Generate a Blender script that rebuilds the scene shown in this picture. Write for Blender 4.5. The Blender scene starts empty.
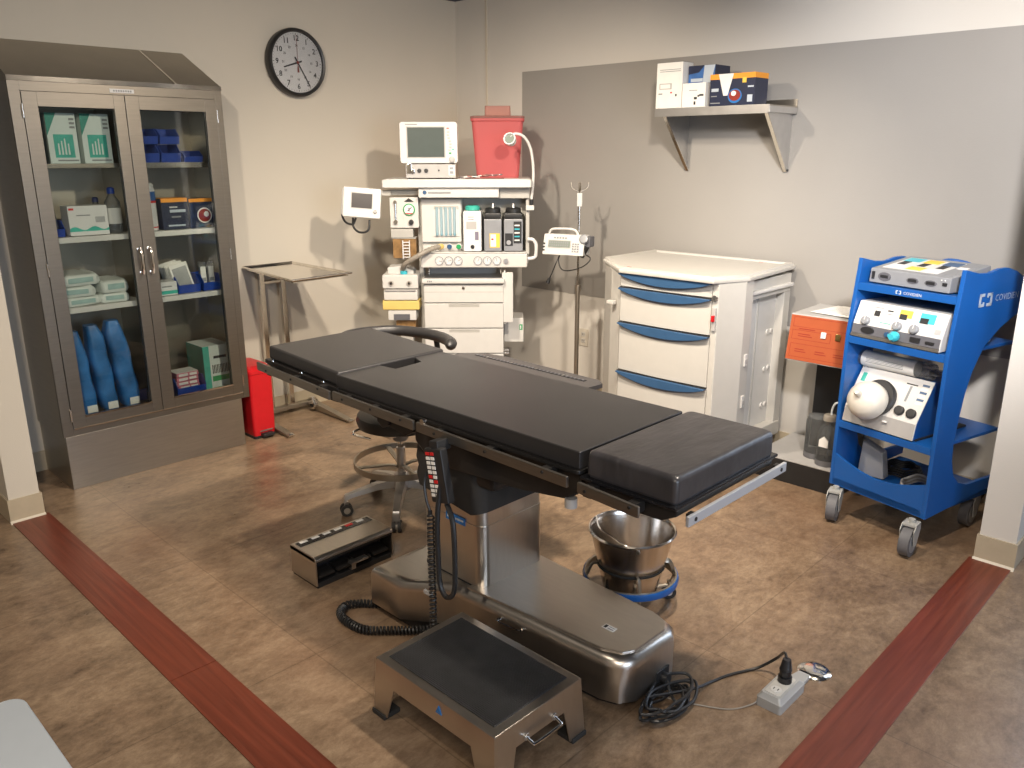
import bpy, bmesh, math, random
from mathutils import Matrix, Vector, Euler
random.seed(7)
PI = math.pi
R = math.radians
S = bpy.context.scene
COL = S.collection

# ------------------------------------------------------------------ camera
cam_d = bpy.data.cameras.new('camera')
cam = bpy.data.objects.new('camera', cam_d)
COL.objects.link(cam)
S.camera = cam
cam_d.sensor_fit = 'HORIZONTAL'
cam_d.sensor_width = 36.0
cam_d.lens = 812.7 / 1024.0 * 36.0
cam_d.clip_start = 0.05
CAM = Vector((4.546, -4.108, 1.60))
pitch, yaw, roll = 0.2776, 0.7725, 0.00197
fw = Vector((-math.sin(yaw) * math.cos(pitch), math.cos(yaw) * math.cos(pitch), -math.sin(pitch)))
rt = Vector((math.cos(yaw), math.sin(yaw), 0))
dn = fw.cross(rt)
r2 = math.cos(roll) * rt + math.sin(roll) * dn
d2 = -math.sin(roll) * rt + math.cos(roll) * dn
cam.matrix_world = Matrix(((r2.x, -d2.x, -fw.x, CAM.x), (r2.y, -d2.y, -fw.y, CAM.y), (r2.z, -d2.z, -fw.z, CAM.z), (0, 0, 0, 1)))

# ------------------------------------------------------------------ colour management, world, lights
S.view_settings.view_transform = 'Standard'
S.view_settings.look = 'None'
S.view_settings.gamma = 1.0
S.view_settings.use_curve_mapping = False
S.view_settings.exposure = 0.0
S.cycles.use_denoising = True
S.cycles.max_bounces = 8
S.cycles.transparent_max_bounces = 16
S.cycles.caustics_reflective = False
S.cycles.caustics_refractive = False
S.cycles.sample_clamp_indirect = 4.0

W = bpy.data.worlds.new('world'); S.world = W
W.use_nodes = True
wn = W.node_tree.nodes['Background']
wn.inputs[0].default_value = (0.72, 0.84, 1.0, 1)
wn.inputs[1].default_value = 0.5

def lamp(name, kind, loc, target, energy, color, size=0.1, size_y=None, angle=None, blend=0.5):
    l = bpy.data.lights.new(name, kind)
    l.energy = energy; l.color = color
    if kind == 'AREA':
        l.size = size
        l.shape = 'RECTANGLE' if size_y else 'DISK'
        if size_y: l.size_y = size_y
    else:
        l.shadow_soft_size = size
    if kind == 'SPOT':
        l.spot_size = R(angle); l.spot_blend = blend
    o = bpy.data.objects.new(name, l)
    COL.objects.link(o)
    o.location = loc
    o.rotation_euler = (Vector(target) - Vector(loc)).to_track_quat('-Z', 'Y').to_euler()
    return o
WARM = (1.0, 0.86, 0.695)
lamp('ceiling_spot_key', 'SPOT', (3.15, -1.85, 2.5), (1.25, -1.20, 0.0), 265, WARM, 0.06, angle=124, blend=1.0)
lamp('ceiling_spot_corner', 'SPOT', (1.9, -2.25, 2.5), (1.35, -0.55, 0.0), 240, WARM, 0.06, angle=118, blend=1.0)
lamp('ceiling_spot_entry', 'SPOT', (3.0, -3.9, 2.5), (0.8, -2.4, 0.6), 150, WARM, 0.06, angle=120, blend=1.0)
lamp('ceiling_spot_right', 'SPOT', (3.9, -1.9, 2.5), (3.3, -1.7, 0.0), 125, (1.0, 0.88, 0.74), 0.06, angle=125, blend=1.0)
lamp('wall_fill_spot', 'SPOT', (4.55, -3.0, 2.45), (3.40, 0.0, 1.50), 680, (1.0, 0.96, 0.94), 0.12, angle=50, blend=1.0)  # added spot, brightens the right end of the back wall
lamp('fill_area_room', 'AREA', (5.0, -4.8, 2.55), (5.0, -4.8, 0), 60, (1.0, 0.88, 0.74), 1.2, size_y=1.2)  # unseen area lamp added as general fill
lamp('window_daylight_side', 'AREA', (7.15, -3.3, 1.4), (3.2, -0.5, 1.0), 80, (0.72, 0.84, 1.0), 2.2, size_y=1.6)
lamp('window_daylight_rear', 'AREA', (4.36, 0.12, 1.25), (4.36, -2.5, 0.6), 18, (0.66, 0.80, 1.0), 0.5, size_y=2.1)

# ------------------------------------------------------------------ materials
MATS = {}
def mat(name, col, rough=0.5, metal=0.0, noise=0.0, nscale=20.0, bump=0.0, bscale=60.0, coat=0.0, emit=0.0, aniso=None, spec=0.5):
    m = bpy.data.materials.new(name); m.use_nodes = True
    nt = m.node_tree; b = nt.nodes['Principled BSDF']
    b.inputs['Roughness'].default_value = rough
    b.inputs['Metallic'].default_value = metal
    b.inputs['Specular IOR Level'].default_value = spec
    if coat: b.inputs['Coat Weight'].default_value = coat
    tc = nt.nodes.new('ShaderNodeTexCoord')
    mp = nt.nodes.new('ShaderNodeMapping')
    nt.links.new(tc.outputs['Object'], mp.inputs[0])
    if aniso: mp.inputs['Scale'].default_value = aniso
    nz = nt.nodes.new('ShaderNodeTexNoise'); nz.inputs['Scale'].default_value = nscale; nz.inputs['Detail'].default_value = 4
    nt.links.new(mp.outputs[0], nz.inputs['Vector'])
    rp = nt.nodes.new('ShaderNodeValToRGB')
    a = 1 - noise; c = 1 + noise
    rp.color_ramp.elements[0].color = (col[0]*a, col[1]*a, col[2]*a, 1)
    rp.color_ramp.elements[1].color = (min(1, col[0]*c), min(1, col[1]*c), min(1, col[2]*c), 1)
    rp.color_ramp.elements[0].position = 0.3; rp.color_ramp.elements[1].position = 0.7
    nt.links.new(nz.outputs['Fac'], rp.inputs[0])
    nt.links.new(rp.outputs[0], b.inputs['Base Color'])
    if metal > 0.5:
        mr = nt.nodes.new('ShaderNodeMapRange')
        mr.inputs[3].default_value = max(0.03, rough - 0.025); mr.inputs[4].default_value = rough + 0.03
        nt.links.new(nz.outputs['Fac'], mr.inputs[0]); nt.links.new(mr.outputs[0], b.inputs['Roughness'])
    if bump:
        n2 = nt.nodes.new('ShaderNodeTexNoise'); n2.inputs['Scale'].default_value = bscale
        nt.links.new(mp.outputs[0], n2.inputs['Vector'])
        bp = nt.nodes.new('ShaderNodeBump'); bp.inputs['Strength'].default_value = bump; bp.inputs['Distance'].default_value = 0.004
        nt.links.new(n2.outputs['Fac'], bp.inputs['Height']); nt.links.new(bp.outputs[0], b.inputs['Normal'])
    if emit:
        b.inputs['Emission Color'].default_value = (*col, 1); b.inputs['Emission Strength'].default_value = emit
    MATS[name] = m
    return m
def glass(name, tint=(1, 1, 1), rough=0.02, ior=1.45, opacity=0.0, film=(1, 1, 1)):
    # thin sheet: clear transmission + fresnel gloss (+ a share of milky film)
    m = bpy.data.materials.new(name); m.use_nodes = True
    nt = m.node_tree; nt.nodes.clear()
    out = nt.nodes.new('ShaderNodeOutputMaterial')
    tr = nt.nodes.new('ShaderNodeBsdfTransparent'); tr.inputs[0].default_value = (*tint, 1)
    gl = nt.nodes.new('ShaderNodeBsdfGlossy'); gl.inputs['Roughness'].default_value = rough
    fr = nt.nodes.new('ShaderNodeFresnel'); fr.inputs['IOR'].default_value = ior
    mx = nt.nodes.new('ShaderNodeMixShader')
    nt.links.new(fr.outputs[0], mx.inputs[0]); nt.links.new(tr.outputs[0], mx.inputs[1]); nt.links.new(gl.outputs[0], mx.inputs[2])
    last = mx
    if opacity:
        df = nt.nodes.new('ShaderNodeBsdfDiffuse'); df.inputs[0].default_value = (*film, 1)
        tl = nt.nodes.new('ShaderNodeBsdfTranslucent'); tl.inputs[0].default_value = (*film, 1)
        ad = nt.nodes.new('ShaderNodeMixShader'); nt.links.new(df.outputs[0], ad.inputs[1]); nt.links.new(tl.outputs[0], ad.inputs[2])
        m2 = nt.nodes.new('ShaderNodeMixShader'); m2.inputs[0].default_value = opacity
        nt.links.new(mx.outputs[0], m2.inputs[1]); nt.links.new(ad.outputs[0], m2.inputs[2]); last = m2
    nt.links.new(last.outputs[0], out.inputs[0])
    MATS[name] = m
    return m

mat('wall_cream', (0.60, 0.555, 0.475), 0.75, noise=0.02, nscale=1.5, bump=0.12, bscale=180)
mat('wall_white', (0.64, 0.61, 0.56), 0.72, noise=0.02, nscale=1.5, bump=0.12, bscale=180)
mat('wall_grey', (0.31, 0.295, 0.275), 0.5, noise=0.03, nscale=2.0, bump=0.12, bscale=180)
mat('ceiling_navy', (0.05, 0.055, 0.08), 0.8, noise=0.08)
mat('cove_base', (0.46, 0.39, 0.28), 0.45, noise=0.04)
mat('trim_cream', (0.62, 0.56, 0.46), 0.5)
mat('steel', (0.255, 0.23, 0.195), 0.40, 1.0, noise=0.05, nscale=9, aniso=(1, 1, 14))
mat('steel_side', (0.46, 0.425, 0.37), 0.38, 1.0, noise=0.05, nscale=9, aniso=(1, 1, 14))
mat('steel_pail', (0.66, 0.60, 0.54), 0.20, 1.0, noise=0.03, nscale=6, aniso=(6, 6, 1))
mat('steel_dull', (0.42, 0.38, 0.32), 0.42, 1.0, noise=0.06, nscale=6)
mat('steel_base', (0.60, 0.555, 0.50), 0.31, 1.0, noise=0.03, nscale=7, aniso=(2, 12, 2))
mat('steel_bright', (0.72, 0.68, 0.62), 0.13, 1.0, noise=0.03)
mat('chrome', (0.80, 0.78, 0.75), 0.08, 1.0, noise=0.02)
mat('alu', (0.62, 0.61, 0.60), 0.38, 1.0, noise=0.04)
mat('rail_daylit', (0.62, 0.64, 0.68), 0.42, 0.5)  # end rail tone made paler and bluish to carry the daylight on it
mat('rail', (0.30, 0.28, 0.255), 0.38, 1.0, noise=0.08, nscale=15, aniso=(1, 8, 8))
mat('vinyl_black', (0.026, 0.025, 0.026), 0.40, noise=0.10, nscale=8, bump=0.08, bscale=500, spec=0.6)
mat('vinyl_sheen', (0.045, 0.042, 0.045), 0.32, noise=0.25, nscale=6, bump=0.5, bscale=14, aniso=(3, 1, 1), spec=0.7)  # wrinkled vinyl, base colour lifted for the lit wall reflected in it
mat('black_plastic', (0.018, 0.018, 0.019), 0.42, noise=0.1)
mat('black_gloss', (0.012, 0.012, 0.014), 0.15, noise=0.05)
mat('black_metal', (0.03, 0.028, 0.027), 0.35, 0.4, noise=0.12)
mat('rubber', (0.025, 0.024, 0.023), 0.7, noise=0.15)
mat('rubber_grey', (0.13, 0.13, 0.14), 0.6, noise=0.12)
mat('tread', (0.030, 0.030, 0.032), 0.45, noise=0.15)
mat('beige_plastic', (0.53, 0.515, 0.48), 0.42, noise=0.02)
mat('machine_cream', (0.61, 0.60, 0.575), 0.45, noise=0.02)
mat('machine_grey', (0.44, 0.43, 0.40), 0.5, noise=0.04)
mat('offwhite', (0.64, 0.63, 0.61), 0.42, noise=0.02)
mat('white', (0.70, 0.70, 0.70), 0.4, noise=0.015)
mat('white_cool', (0.72, 0.77, 0.80), 0.4, noise=0.015)
mat('paper', (0.78, 0.77, 0.74), 0.8, noise=0.03)
mat('cart_blue', (0.009, 0.092, 0.345), 0.34, noise=0.05, nscale=5)
mat('handle_blue', (0.036, 0.095, 0.20), 0.35, noise=0.05)
mat('bin_blue', (0.015, 0.055, 0.33), 0.4, noise=0.05)
mat('bin_navy', (0.02, 0.03, 0.12), 0.5, noise=0.05)
mat('wrap_blue', (0.035, 0.16, 0.42), 0.35, noise=0.35, nscale=10, bump=0.6, bscale=30)
mat('label_blue', (0.02, 0.16, 0.45), 0.4)
mat('red', (0.55, 0.012, 0.018), 0.3, noise=0.04)
mat('red_dot', (0.60, 0.02, 0.02), 0.4)
mat('orange', (0.36, 0.080, 0.028), 0.4, noise=0.04)
mat('orange_box', (0.85, 0.33, 0.03), 0.5)
mat('dark_red', (0.25, 0.02, 0.01), 0.5)
mat('navy_box', (0.012, 0.018, 0.048), 0.4, noise=0.1)
mat('blue_box', (0.04, 0.13, 0.36), 0.4, noise=0.15)
mat('teal', (0.05, 0.42, 0.34), 0.4, noise=0.12)
mat('teal_dark', (0.02, 0.26, 0.20), 0.4, noise=0.12)
mat('cyan', (0.05, 0.45, 0.55), 0.35)
mat('green', (0.02, 0.30, 0.10), 0.4)
mat('pink', (0.55, 0.16, 0.22), 0.5, noise=0.2)
mat('yellow', (0.70, 0.52, 0.16), 0.5, noise=0.05)
mat('yellow_label', (0.85, 0.55, 0.08), 0.5)
mat('amber', (0.26, 0.15, 0.06), 0.35, noise=0.3, nscale=30)
mat('ink', (0.02, 0.02, 0.022), 0.5)
mat('grey_ink', (0.25, 0.26, 0.27), 0.5)
mat('silver_print', (0.55, 0.62, 0.70), 0.35, 0.3)
mat('screen_grey', (0.085, 0.105, 0.10), 0.2, noise=0.03)
mat('screen_dark', (0.07, 0.065, 0.065), 0.2)
mat('lcd', (0.20, 0.24, 0.21), 0.3)
mat('panel_grey', (0.28, 0.29, 0.31), 0.4, 0.2, noise=0.05)
mat('panel_dark', (0.12, 0.12, 0.135), 0.4, noise=0.05)
mat('board_dark', (0.055, 0.052, 0.053), 0.4, noise=0.05)
mat('caster_fork', (0.40, 0.40, 0.38), 0.4, noise=0.05)
mat('purple_grey', (0.20, 0.18, 0.24), 0.4)
mat('tray_grey', (0.42, 0.41, 0.40), 0.5, noise=0.04)
mat('outlet_grey', (0.42, 0.42, 0.41), 0.4, 0.15)
mat('hose_grey', (0.28, 0.25, 0.21), 0.5, noise=0.08)
mat('linen', (0.62, 0.66, 0.64), 0.7, noise=0.08, nscale=14, bump=0.4, bscale=25)
mat('linen_teal', (0.32, 0.46, 0.45), 0.6, noise=0.1)
mat('bulb_ivory', (0.74, 0.70, 0.62), 0.35, noise=0.02)
mat('brass', (0.55, 0.40, 0.16), 0.3, 1.0)
mat('tungsten_glow', (0.9, 0.87, 0.8), 0.4)
mat('glove_white', (0.66, 0.74, 0.72), 0.45, noise=0.03)
glass('pane_glass', (0.90, 0.92, 0.90))
glass('window_glass', (0.95, 0.97, 1.0))
glass('clear_plastic', (0.93, 0.94, 0.95), 0.08, 1.45, 0.16, (0.8, 0.82, 0.84))
glass('jar_glass', (0.92, 0.93, 0.93), 0.04, 1.45, 0.14, (0.6, 0.62, 0.62))
glass('flow_tube', (0.85, 0.95, 1.0), 0.05, 1.4, 0.5, (0.75, 0.92, 0.98))
glass('sharps_red', (0.98, 0.42, 0.42), 0.3, 1.4, 0.62, (0.98, 0.30, 0.31))
glass('sharps_clear', (0.96, 0.72, 0.66), 0.2, 1.4, 0.35, (0.75, 0.40, 0.36))
glass('clock_lens', (0.97, 0.97, 0.97), 0.02, 1.45)

def floor_mat():
    m = bpy.data.materials.new('floor_vinyl'); m.use_nodes = True
    nt = m.node_tree; b = nt.nodes['Principled BSDF']; L = nt.links
    tc = nt.nodes.new('ShaderNodeTexCoord')
    def nz(scale, detail, rough=0.6, dist=0.0, sc=None):
        n = nt.nodes.new('ShaderNodeTexNoise'); n.inputs['Scale'].default_value = scale; n.inputs['Detail'].default_value = detail
        n.inputs['Roughness'].default_value = rough; n.inputs['Distortion'].default_value = dist
        if sc:
            mp = nt.nodes.new('ShaderNodeMapping'); mp.inputs['Scale'].default_value = sc; L.new(tc.outputs['Object'], mp.inputs[0]); L.new(mp.outputs[0], n.inputs['Vector'])
        else: L.new(tc.outputs['Object'], n.inputs['Vector'])
        return n
    n1 = nz(2.8, 10, 0.78, 0.25, (1.6, 1.0, 1)); n2 = nz(16, 8, 0.8, 0.3, (1.8, 1, 1)); n3 = nz(0.9, 3)
    r = nt.nodes.new('ShaderNodeValToRGB'); e = r.color_ramp.elements
    e[0].position = 0.36; e[0].color = (0.085, 0.054, 0.033, 1); e[1].position = 0.66; e[1].color = (0.385, 0.280, 0.182, 1)
    k = e.new(0.5); k.color = (0.225, 0.153, 0.097, 1)
    mx = nt.nodes.new('ShaderNodeMix'); mx.data_type = 'FLOAT'; mx.inputs[0].default_value = 0.42
    L.new(n1.outputs['Fac'], mx.inputs[2]); L.new(n2.outputs['Fac'], mx.inputs[3]); L.new(mx.outputs[0], r.inputs[0])
    # reddish blotches
    r2_ = nt.nodes.new('ShaderNodeValToRGB'); r2_.color_ramp.elements[0].position = 0.5; r2_.color_ramp.elements[1].position = 0.75
    L.new(n3.outputs['Fac'], r2_.inputs[0])
    cm = nt.nodes.new('ShaderNodeMix'); cm.data_type = 'RGBA'; cm.inputs[7].default_value = (0.22, 0.115, 0.065, 1)
    mm = nt.nodes.new('ShaderNodeMath'); mm.operation = 'MULTIPLY'; mm.inputs[1].default_value = 0.4
    L.new(r2_.outputs[0], mm.inputs[0]); L.new(mm.outputs[0], cm.inputs[0]); L.new(r.outputs[0], cm.inputs[6])
    br = nt.nodes.new('ShaderNodeTexBrick'); br.offset = 0.0; br.inputs['Scale'].default_value = 1.0
    br.inputs['Brick Width'].default_value = 0.92; br.inputs['Row Height'].default_value = 0.92; br.inputs['Mortar Size'].default_value = 0.0022
    br.inputs['Color1'].default_value = (1, 1, 1, 1); br.inputs['Color2'].default_value = (0.96, 0.96, 0.96, 1); br.inputs['Mortar'].default_value = (0.70, 0.70, 0.70, 1)
    mpb = nt.nodes.new('ShaderNodeMapping'); mpb.inputs['Location'].default_value = (0.32, 0.12, 0)
    L.new(tc.outputs['Object'], mpb.inputs[0]); L.new(mpb.outputs[0], br.inputs['Vector'])
    ml = nt.nodes.new('ShaderNodeMix'); ml.data_type = 'RGBA'; ml.blend_type = 'MULTIPLY'; ml.inputs[0].default_value = 1.0
    L.new(cm.outputs[2], ml.inputs[6]); L.new(br.outputs['Color'], ml.inputs[7]); L.new(ml.outputs[2], b.inputs['Base Color'])
    mr = nt.nodes.new('ShaderNodeMapRange'); mr.inputs[3].default_value = 0.18; mr.inputs[4].default_value = 0.46
    L.new(n1.outputs['Fac'], mr.inputs[0]); L.new(mr.outputs[0], b.inputs['Roughness'])
    bp = nt.nodes.new('ShaderNodeBump'); bp.inputs['Strength'].default_value = 0.10; bp.inputs['Distance'].default_value = 0.01
    n4 = nz(28, 3); L.new(n4.outputs['Fac'], bp.inputs['Height']); L.new(bp.outputs[0], b.inputs['Normal'])
    MATS['floor'] = m
floor_mat()
def wood_mat(name, along):
    m = bpy.data.materials.new(name); m.use_nodes = True
    nt = m.node_tree; b = nt.nodes['Principled BSDF']; L = nt.links
    tc = nt.nodes.new('ShaderNodeTexCoord'); mp = nt.nodes.new('ShaderNodeMapping')
    mp.inputs['Scale'].default_value = (1.2, 26, 1) if along == 'x' else (26, 1.2, 1)
    L.new(tc.outputs['Object'], mp.inputs[0])
    n = nt.nodes.new('ShaderNodeTexNoise'); n.inputs['Scale'].default_value = 2.2; n.inputs['Detail'].default_value = 6; n.inputs['Distortion'].default_value = 0.4
    L.new(mp.outputs[0], n.inputs['Vector'])
    r = nt.nodes.new('ShaderNodeValToRGB'); r.color_ramp.elements[0].position = 0.25; r.color_ramp.elements[1].position = 0.8
    r.color_ramp.elements[0].color = (0.105, 0.022, 0.011, 1); r.color_ramp.elements[1].color = (0.21, 0.050, 0.025, 1)
    L.new(n.outputs['Fac'], r.inputs[0]); L.new(r.outputs[0], b.inputs['Base Color'])
    b.inputs['Roughness'].default_value = 0.36
    bp = nt.nodes.new('ShaderNodeBump'); bp.inputs['Strength'].default_value = 0.25; bp.inputs['Distance'].default_value = 0.004
    L.new(n.outputs['Fac'], bp.inputs['Height']); L.new(bp.outputs[0], b.inputs['Normal'])
    MATS[name] = m
wood_mat('wood_x', 'x'); wood_mat('wood_y', 'y')

# ------------------------------------------------------------------ mesh builder
def TM(x, y, z): return Matrix.Translation((x, y, z))
def RX(a): return Matrix.Rotation(R(a), 4, 'X')
def RY(a): return Matrix.Rotation(R(a), 4, 'Y')
def RZ(a): return Matrix.Rotation(R(a), 4, 'Z')
FONTC = {}
class MB:
    def __init__(s, m='white', F=None):
        s.v = []; s.f = []; s.fm = []; s.mats = []; s.cur = m; s.F = F or Matrix.Identity(4)
    def mi(s, m):
        m = m or s.cur
        if m not in s.mats: s.mats.append(m)
        return s.mats.index(m)
    def raw(s, vs, fs, m=None, M=None):
        M = s.F @ M if M is not None else s.F
        o = len(s.v); k = s.mi(m)
        s.v += [M @ Vector(p) for p in vs]
        for f in fs: s.f.append([i + o for i in f]); s.fm.append(k)
        return s
    def frombm(s, bm, m, M, bev, seg=2):
        if bev:
            bmesh.ops.bevel(bm, geom=bm.edges[:], offset=bev, segments=seg, profile=0.5, affect='EDGES', clamp_overlap=True)
        bm.verts.index_update()
        s.raw([v.co.copy() for v in bm.verts], [[v.index for v in f.verts] for f in bm.faces], m, M); bm.free()
        return s
    def box(s, x0, x1, y0, y1, z0, z1, m=None, bev=0.0, M=None, seg=2):
        bm = bmesh.new()
        c = [bm.verts.new((x, y, z)) for z in (z0, z1) for y in (y0, y1) for x in (x0, x1)]
        for f in ((0, 2, 3, 1), (4, 5, 7, 6), (0, 1, 5, 4), (2, 6, 7, 3), (0, 4, 6, 2), (1, 3, 7, 5)): bm.faces.new([c[i] for i in f])
        return s.frombm(bm, m, M, bev, seg)
    def prism(s, poly, h0, h1, m=None, bev=0.0, M=None, ax='z', seg=2, vert_only=False):
        # poly is 2d; ax z: (x,y) extruded in z; ax y: (x,z) extruded in y; ax x: (y,z) extruded in x
        def P(a, b, h): return (a, b, h) if ax == 'z' else ((a, h, b) if ax == 'y' else (h, a, b))
        bm = bmesh.new(); n = len(poly)
        A = [bm.verts.new(P(a, b, h0)) for a, b in poly]; B = [bm.verts.new(P(a, b, h1)) for a, b in poly]
        bm.faces.new(A[::-1]); bm.faces.new(B)
        for i in range(n): bm.faces.new((A[i], A[(i+1) % n], B[(i+1) % n], B[i]))
        bmesh.ops.recalc_face_normals(bm, faces=bm.faces[:])
        return s.frombm(bm, m, M, bev, seg)
    def loft(s, rings, m=None, M=None, closed=False, cap=True):
        n = len(rings[0]); vs = [p for r in rings for p in r]; fs = []
        for j in range(len(rings) - (0 if closed else 1)):
            a = j*n; b = ((j+1) % len(rings))*n
            for i in range(n): fs.append((a+i, a+(i+1) % n, b+(i+1) % n, b+i))
        if cap and not closed: fs.append(tuple(range(n))[::-1]); fs.append(tuple(range((len(rings)-1)*n, len(rings)*n)))
        return s.raw(vs, fs, m, M)
    def cyl(s, p, q, r, rq=None, n=16, m=None, M=None):
        p = Vector(p); q = Vector(q); rq = r if rq is None else rq
        d = (q-p).normalized(); a = d.orthogonal().normalized(); b = d.cross(a)
        ring = lambda c, rr: [tuple(c + a*rr*math.cos(2*PI*i/n) + b*rr*math.sin(2*PI*i/n)) for i in range(n)]
        return s.loft([ring(p, r), ring(q, rq)], m, M)
    def tube(s, pts, r, n=8, m=None, closed=False, M=None, flat=None):
        P = [Vector(p) for p in pts]; N = len(P); rings = []
        up = None
        for i in range(N):
            if closed: d = P[(i+1) % N] - P[i-1]
            else: d = P[min(i+1, N-1)] - P[max(i-1, 0)]
            d.normalize()
            if up is None:
                up = Vector((0, 0, 1)) if abs(d.z) < 0.9 else Vector((1, 0, 0))
            a = up - d*up.dot(d)
            if a.length < 1e-4: a = d.orthogonal()
            a.normalize(); b = d.cross(a); up = a
            rr = r[i] if isinstance(r, (list, tuple)) else r
            fa, fb = flat if flat else (1, 1)
            rings.append([tuple(P[i] + a*rr*fa*math.cos(2*PI*k/n) + b*rr*fb*math.sin(2*PI*k/n)) for k in range(n)])
        return s.loft(rings, m, M, closed=closed)
    def lathe(s, prof, c=(0, 0, 0), n=32, m=None, M=None):
        # prof: list of (r, z)
        rings = [[(c[0] + r*math.cos(2*PI*i/n), c[1] + r*math.sin(2*PI*i/n), c[2] + z) for i in range(n)] for r, z in prof]
        return s.loft(rings, m, M, cap=True)
    def text(s, t, size, M, m='ink', ext=0.0006, align='CENTER', bold=False):
        key = (t, align, bold)
        if key not in FONTC:
            cu = bpy.data.curves.new('t', 'FONT'); cu.body = t; cu.align_x = align; cu.align_y = 'CENTER'; cu.size = 1; cu.resolution_u = 2; cu.offset = 0.018 if bold else 0.0
            o = bpy.data.objects.new('t', cu); COL.objects.link(o)
            dg = bpy.context.evaluated_depsgraph_get(); me = bpy.data.meshes.new_from_object(o.evaluated_get(dg))
            FONTC[key] = ([v.co.copy() for v in me.vertices], [list(p.vertices) for p in me.polygons])
            bpy.data.objects.remove(o); bpy.data.curves.remove(cu); bpy.data.meshes.remove(me)
        vs, fs = FONTC[key]
        return s.raw([(v.x*size, v.y*size, ext) for v in vs], fs, m, M)
    def build(s, name, parent=None, world=False, smooth=40):
        me = bpy.data.meshes.new(name)
        inv = Matrix.Identity(4)
        if world and parent is not None:
            P = Matrix.Identity(4); q = parent
            while q is not None: P = q.matrix_basis @ P; q = q.parent
            inv = P.inverted()
        me.from_pydata([tuple(inv @ v) for v in s.v], [], s.f)
        for k in s.mats: me.materials.append(MATS[k])
        me.polygons.foreach_set('material_index', s.fm)
        if smooth:
            me.polygons.foreach_set('use_smooth', [True]*len(me.polygons))
            me.set_sharp_from_angle(angle=R(smooth))
        me.update()
        o = bpy.data.objects.new(name, me); COL.objects.link(o)
        if smooth:
            w_ = o.modifiers.new('even_shading', 'WEIGHTED_NORMAL'); w_.keep_sharp = True; w_.weight = 60
        if parent is not None: o.parent = parent
        return o
def tag(o, label, cat, group=None):
    o['label'] = label; o['category'] = cat
    if group: o['group'] = group
    return o
def thing(name, label, cat, loc=(0, 0, 0), rz=0.0, group=None):
    o = bpy.data.objects.new(name, None); COL.objects.link(o)
    o.empty_display_size = 0.05
    o.location = loc; o.rotation_euler = (0, 0, R(rz))
    o.matrix_basis = Matrix.Translation(loc) @ RZ(rz)
    return tag(o, label, cat, group)
def struct(name, mb, smooth=40):
    o = mb.build(name, smooth=smooth); o['kind'] = 'structure'; return o
def lab(o, text): o['label'] = text; return o
def dup(root, loc=None, rz=None, label=None, group=None):
    r = root.copy(); COL.objects.link(r)
    if loc is not None: r.location = loc
    if rz is not None: r.rotation_euler = (0, 0, R(rz))
    if label: r['label'] = label
    if group: r['group'] = group
    for ch in [o for o in bpy.data.objects if o.parent == root]:
        c = ch.copy(); COL.objects.link(c); c.parent = r
        for g in [o for o in bpy.data.objects if o.parent == ch]:
            d = g.copy(); COL.objects.link(d); d.parent = c
    return r
def smoothpts(P, k=6, closed=False):
    P = [Vector(p) for p in P]; n = len(P); out = []
    rng = range(n if closed else n-1)
    for i in rng:
        p0 = P[(i-1) % n] if closed or i > 0 else P[0]*2 - P[1]
        p1 = P[i]; p2 = P[(i+1) % n]
        p3 = P[(i+2) % n] if closed or i < n-2 else P[-1]*2 - P[-2]
        for j in range(k):
            t = j/k
            out.append(0.5*((2*p1) + (p2-p0)*t + (2*p0-5*p1+4*p2-p3)*t*t + (3*p1-p0-3*p2+p3)*t**3))
    if not closed: out.append(P[-1])
    return out
def rrect(x0, x1, y0, y1, r, n=5):
    o = []
    for cx, cy, a0 in ((x1-r, y1-r, 0), (x0+r, y1-r, 90), (x0+r, y0+r, 180), (x1-r, y0+r, 270)):
        for i in range(n+1):
            a = R(a0 + 90*i/n); o.append((cx + r*math.cos(a), cy + r*math.sin(a)))
    return o
def circ(cx, cy, r, n=24, ry=None): return [(cx + r*math.cos(2*PI*i/n), cy + (ry or r)*math.sin(2*PI*i/n)) for i in range(n)]
def MPX(x, y, z): return Matrix(((0, 0, 1, x), (1, 0, 0, y), (0, 1, 0, z), (0, 0, 0, 1)))      # faces +x
def MNY(x, y, z): return Matrix(((1, 0, 0, x), (0, 0, -1, y), (0, 1, 0, z), (0, 0, 0, 1)))     # faces -y

# ================================================================== ROOM
b = MB('floor'); b.box(-0.1, 7.1, -6.6, 0.1, -0.10, 0.0); struct('floor', b)
b = MB('wood_x'); [b.box(x0, x1, -3.284, -3.130, 0.0, 0.004, bev=0.0015) for x0, x1 in ((0.60, 2.238), (2.241, 3.60), (3.603, 5.1), (5.103, 7.0))]; struct('trim_1', b)
b = MB('wood_y'); b.box(3.786, 3.941, -3.130, -0.645, 0.0, 0.004, bev=0.0015); struct('trim_2', b)
b = MB('ceiling_navy'); b.box(-0.1, 7.1, -6.6, 0.1, 2.60, 2.70); struct('ceiling', b)
b = MB('wall_cream'); b.box(-0.1, 0.0, -6.6, 0.1, 0.0, 2.60); struct('wall_left', b)
b = MB('wall_white'); b.box(0.0, 4.10, 0.0, 0.1, 0.0, 2.60); b.box(4.62, 7.0, 0.0, 0.1, 0.0, 2.60)
b.box(4.10, 4.62, 0.0, 0.1, 2.35, 2.60); b.box(4.10, 4.62, 0.0, 0.1, 0.0, 0.12)
b.box(0.645, 3.81, -0.0035, 0.0, 0.70, 2.105, 'wall_grey'); struct('wall_back', b)
b = MB('wall_cream'); b.box(7.0, 7.1, -6.6, -4.45, 0, 2.6); b.box(7.0, 7.1, -2.15, 0.1, 0, 2.6); b.box(7.0, 7.1, -4.45, -2.15, 0, 0.5); b.box(7.0, 7.1, -4.45, -2.15, 2.2, 2.6); struct('wall_right', b)
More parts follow.
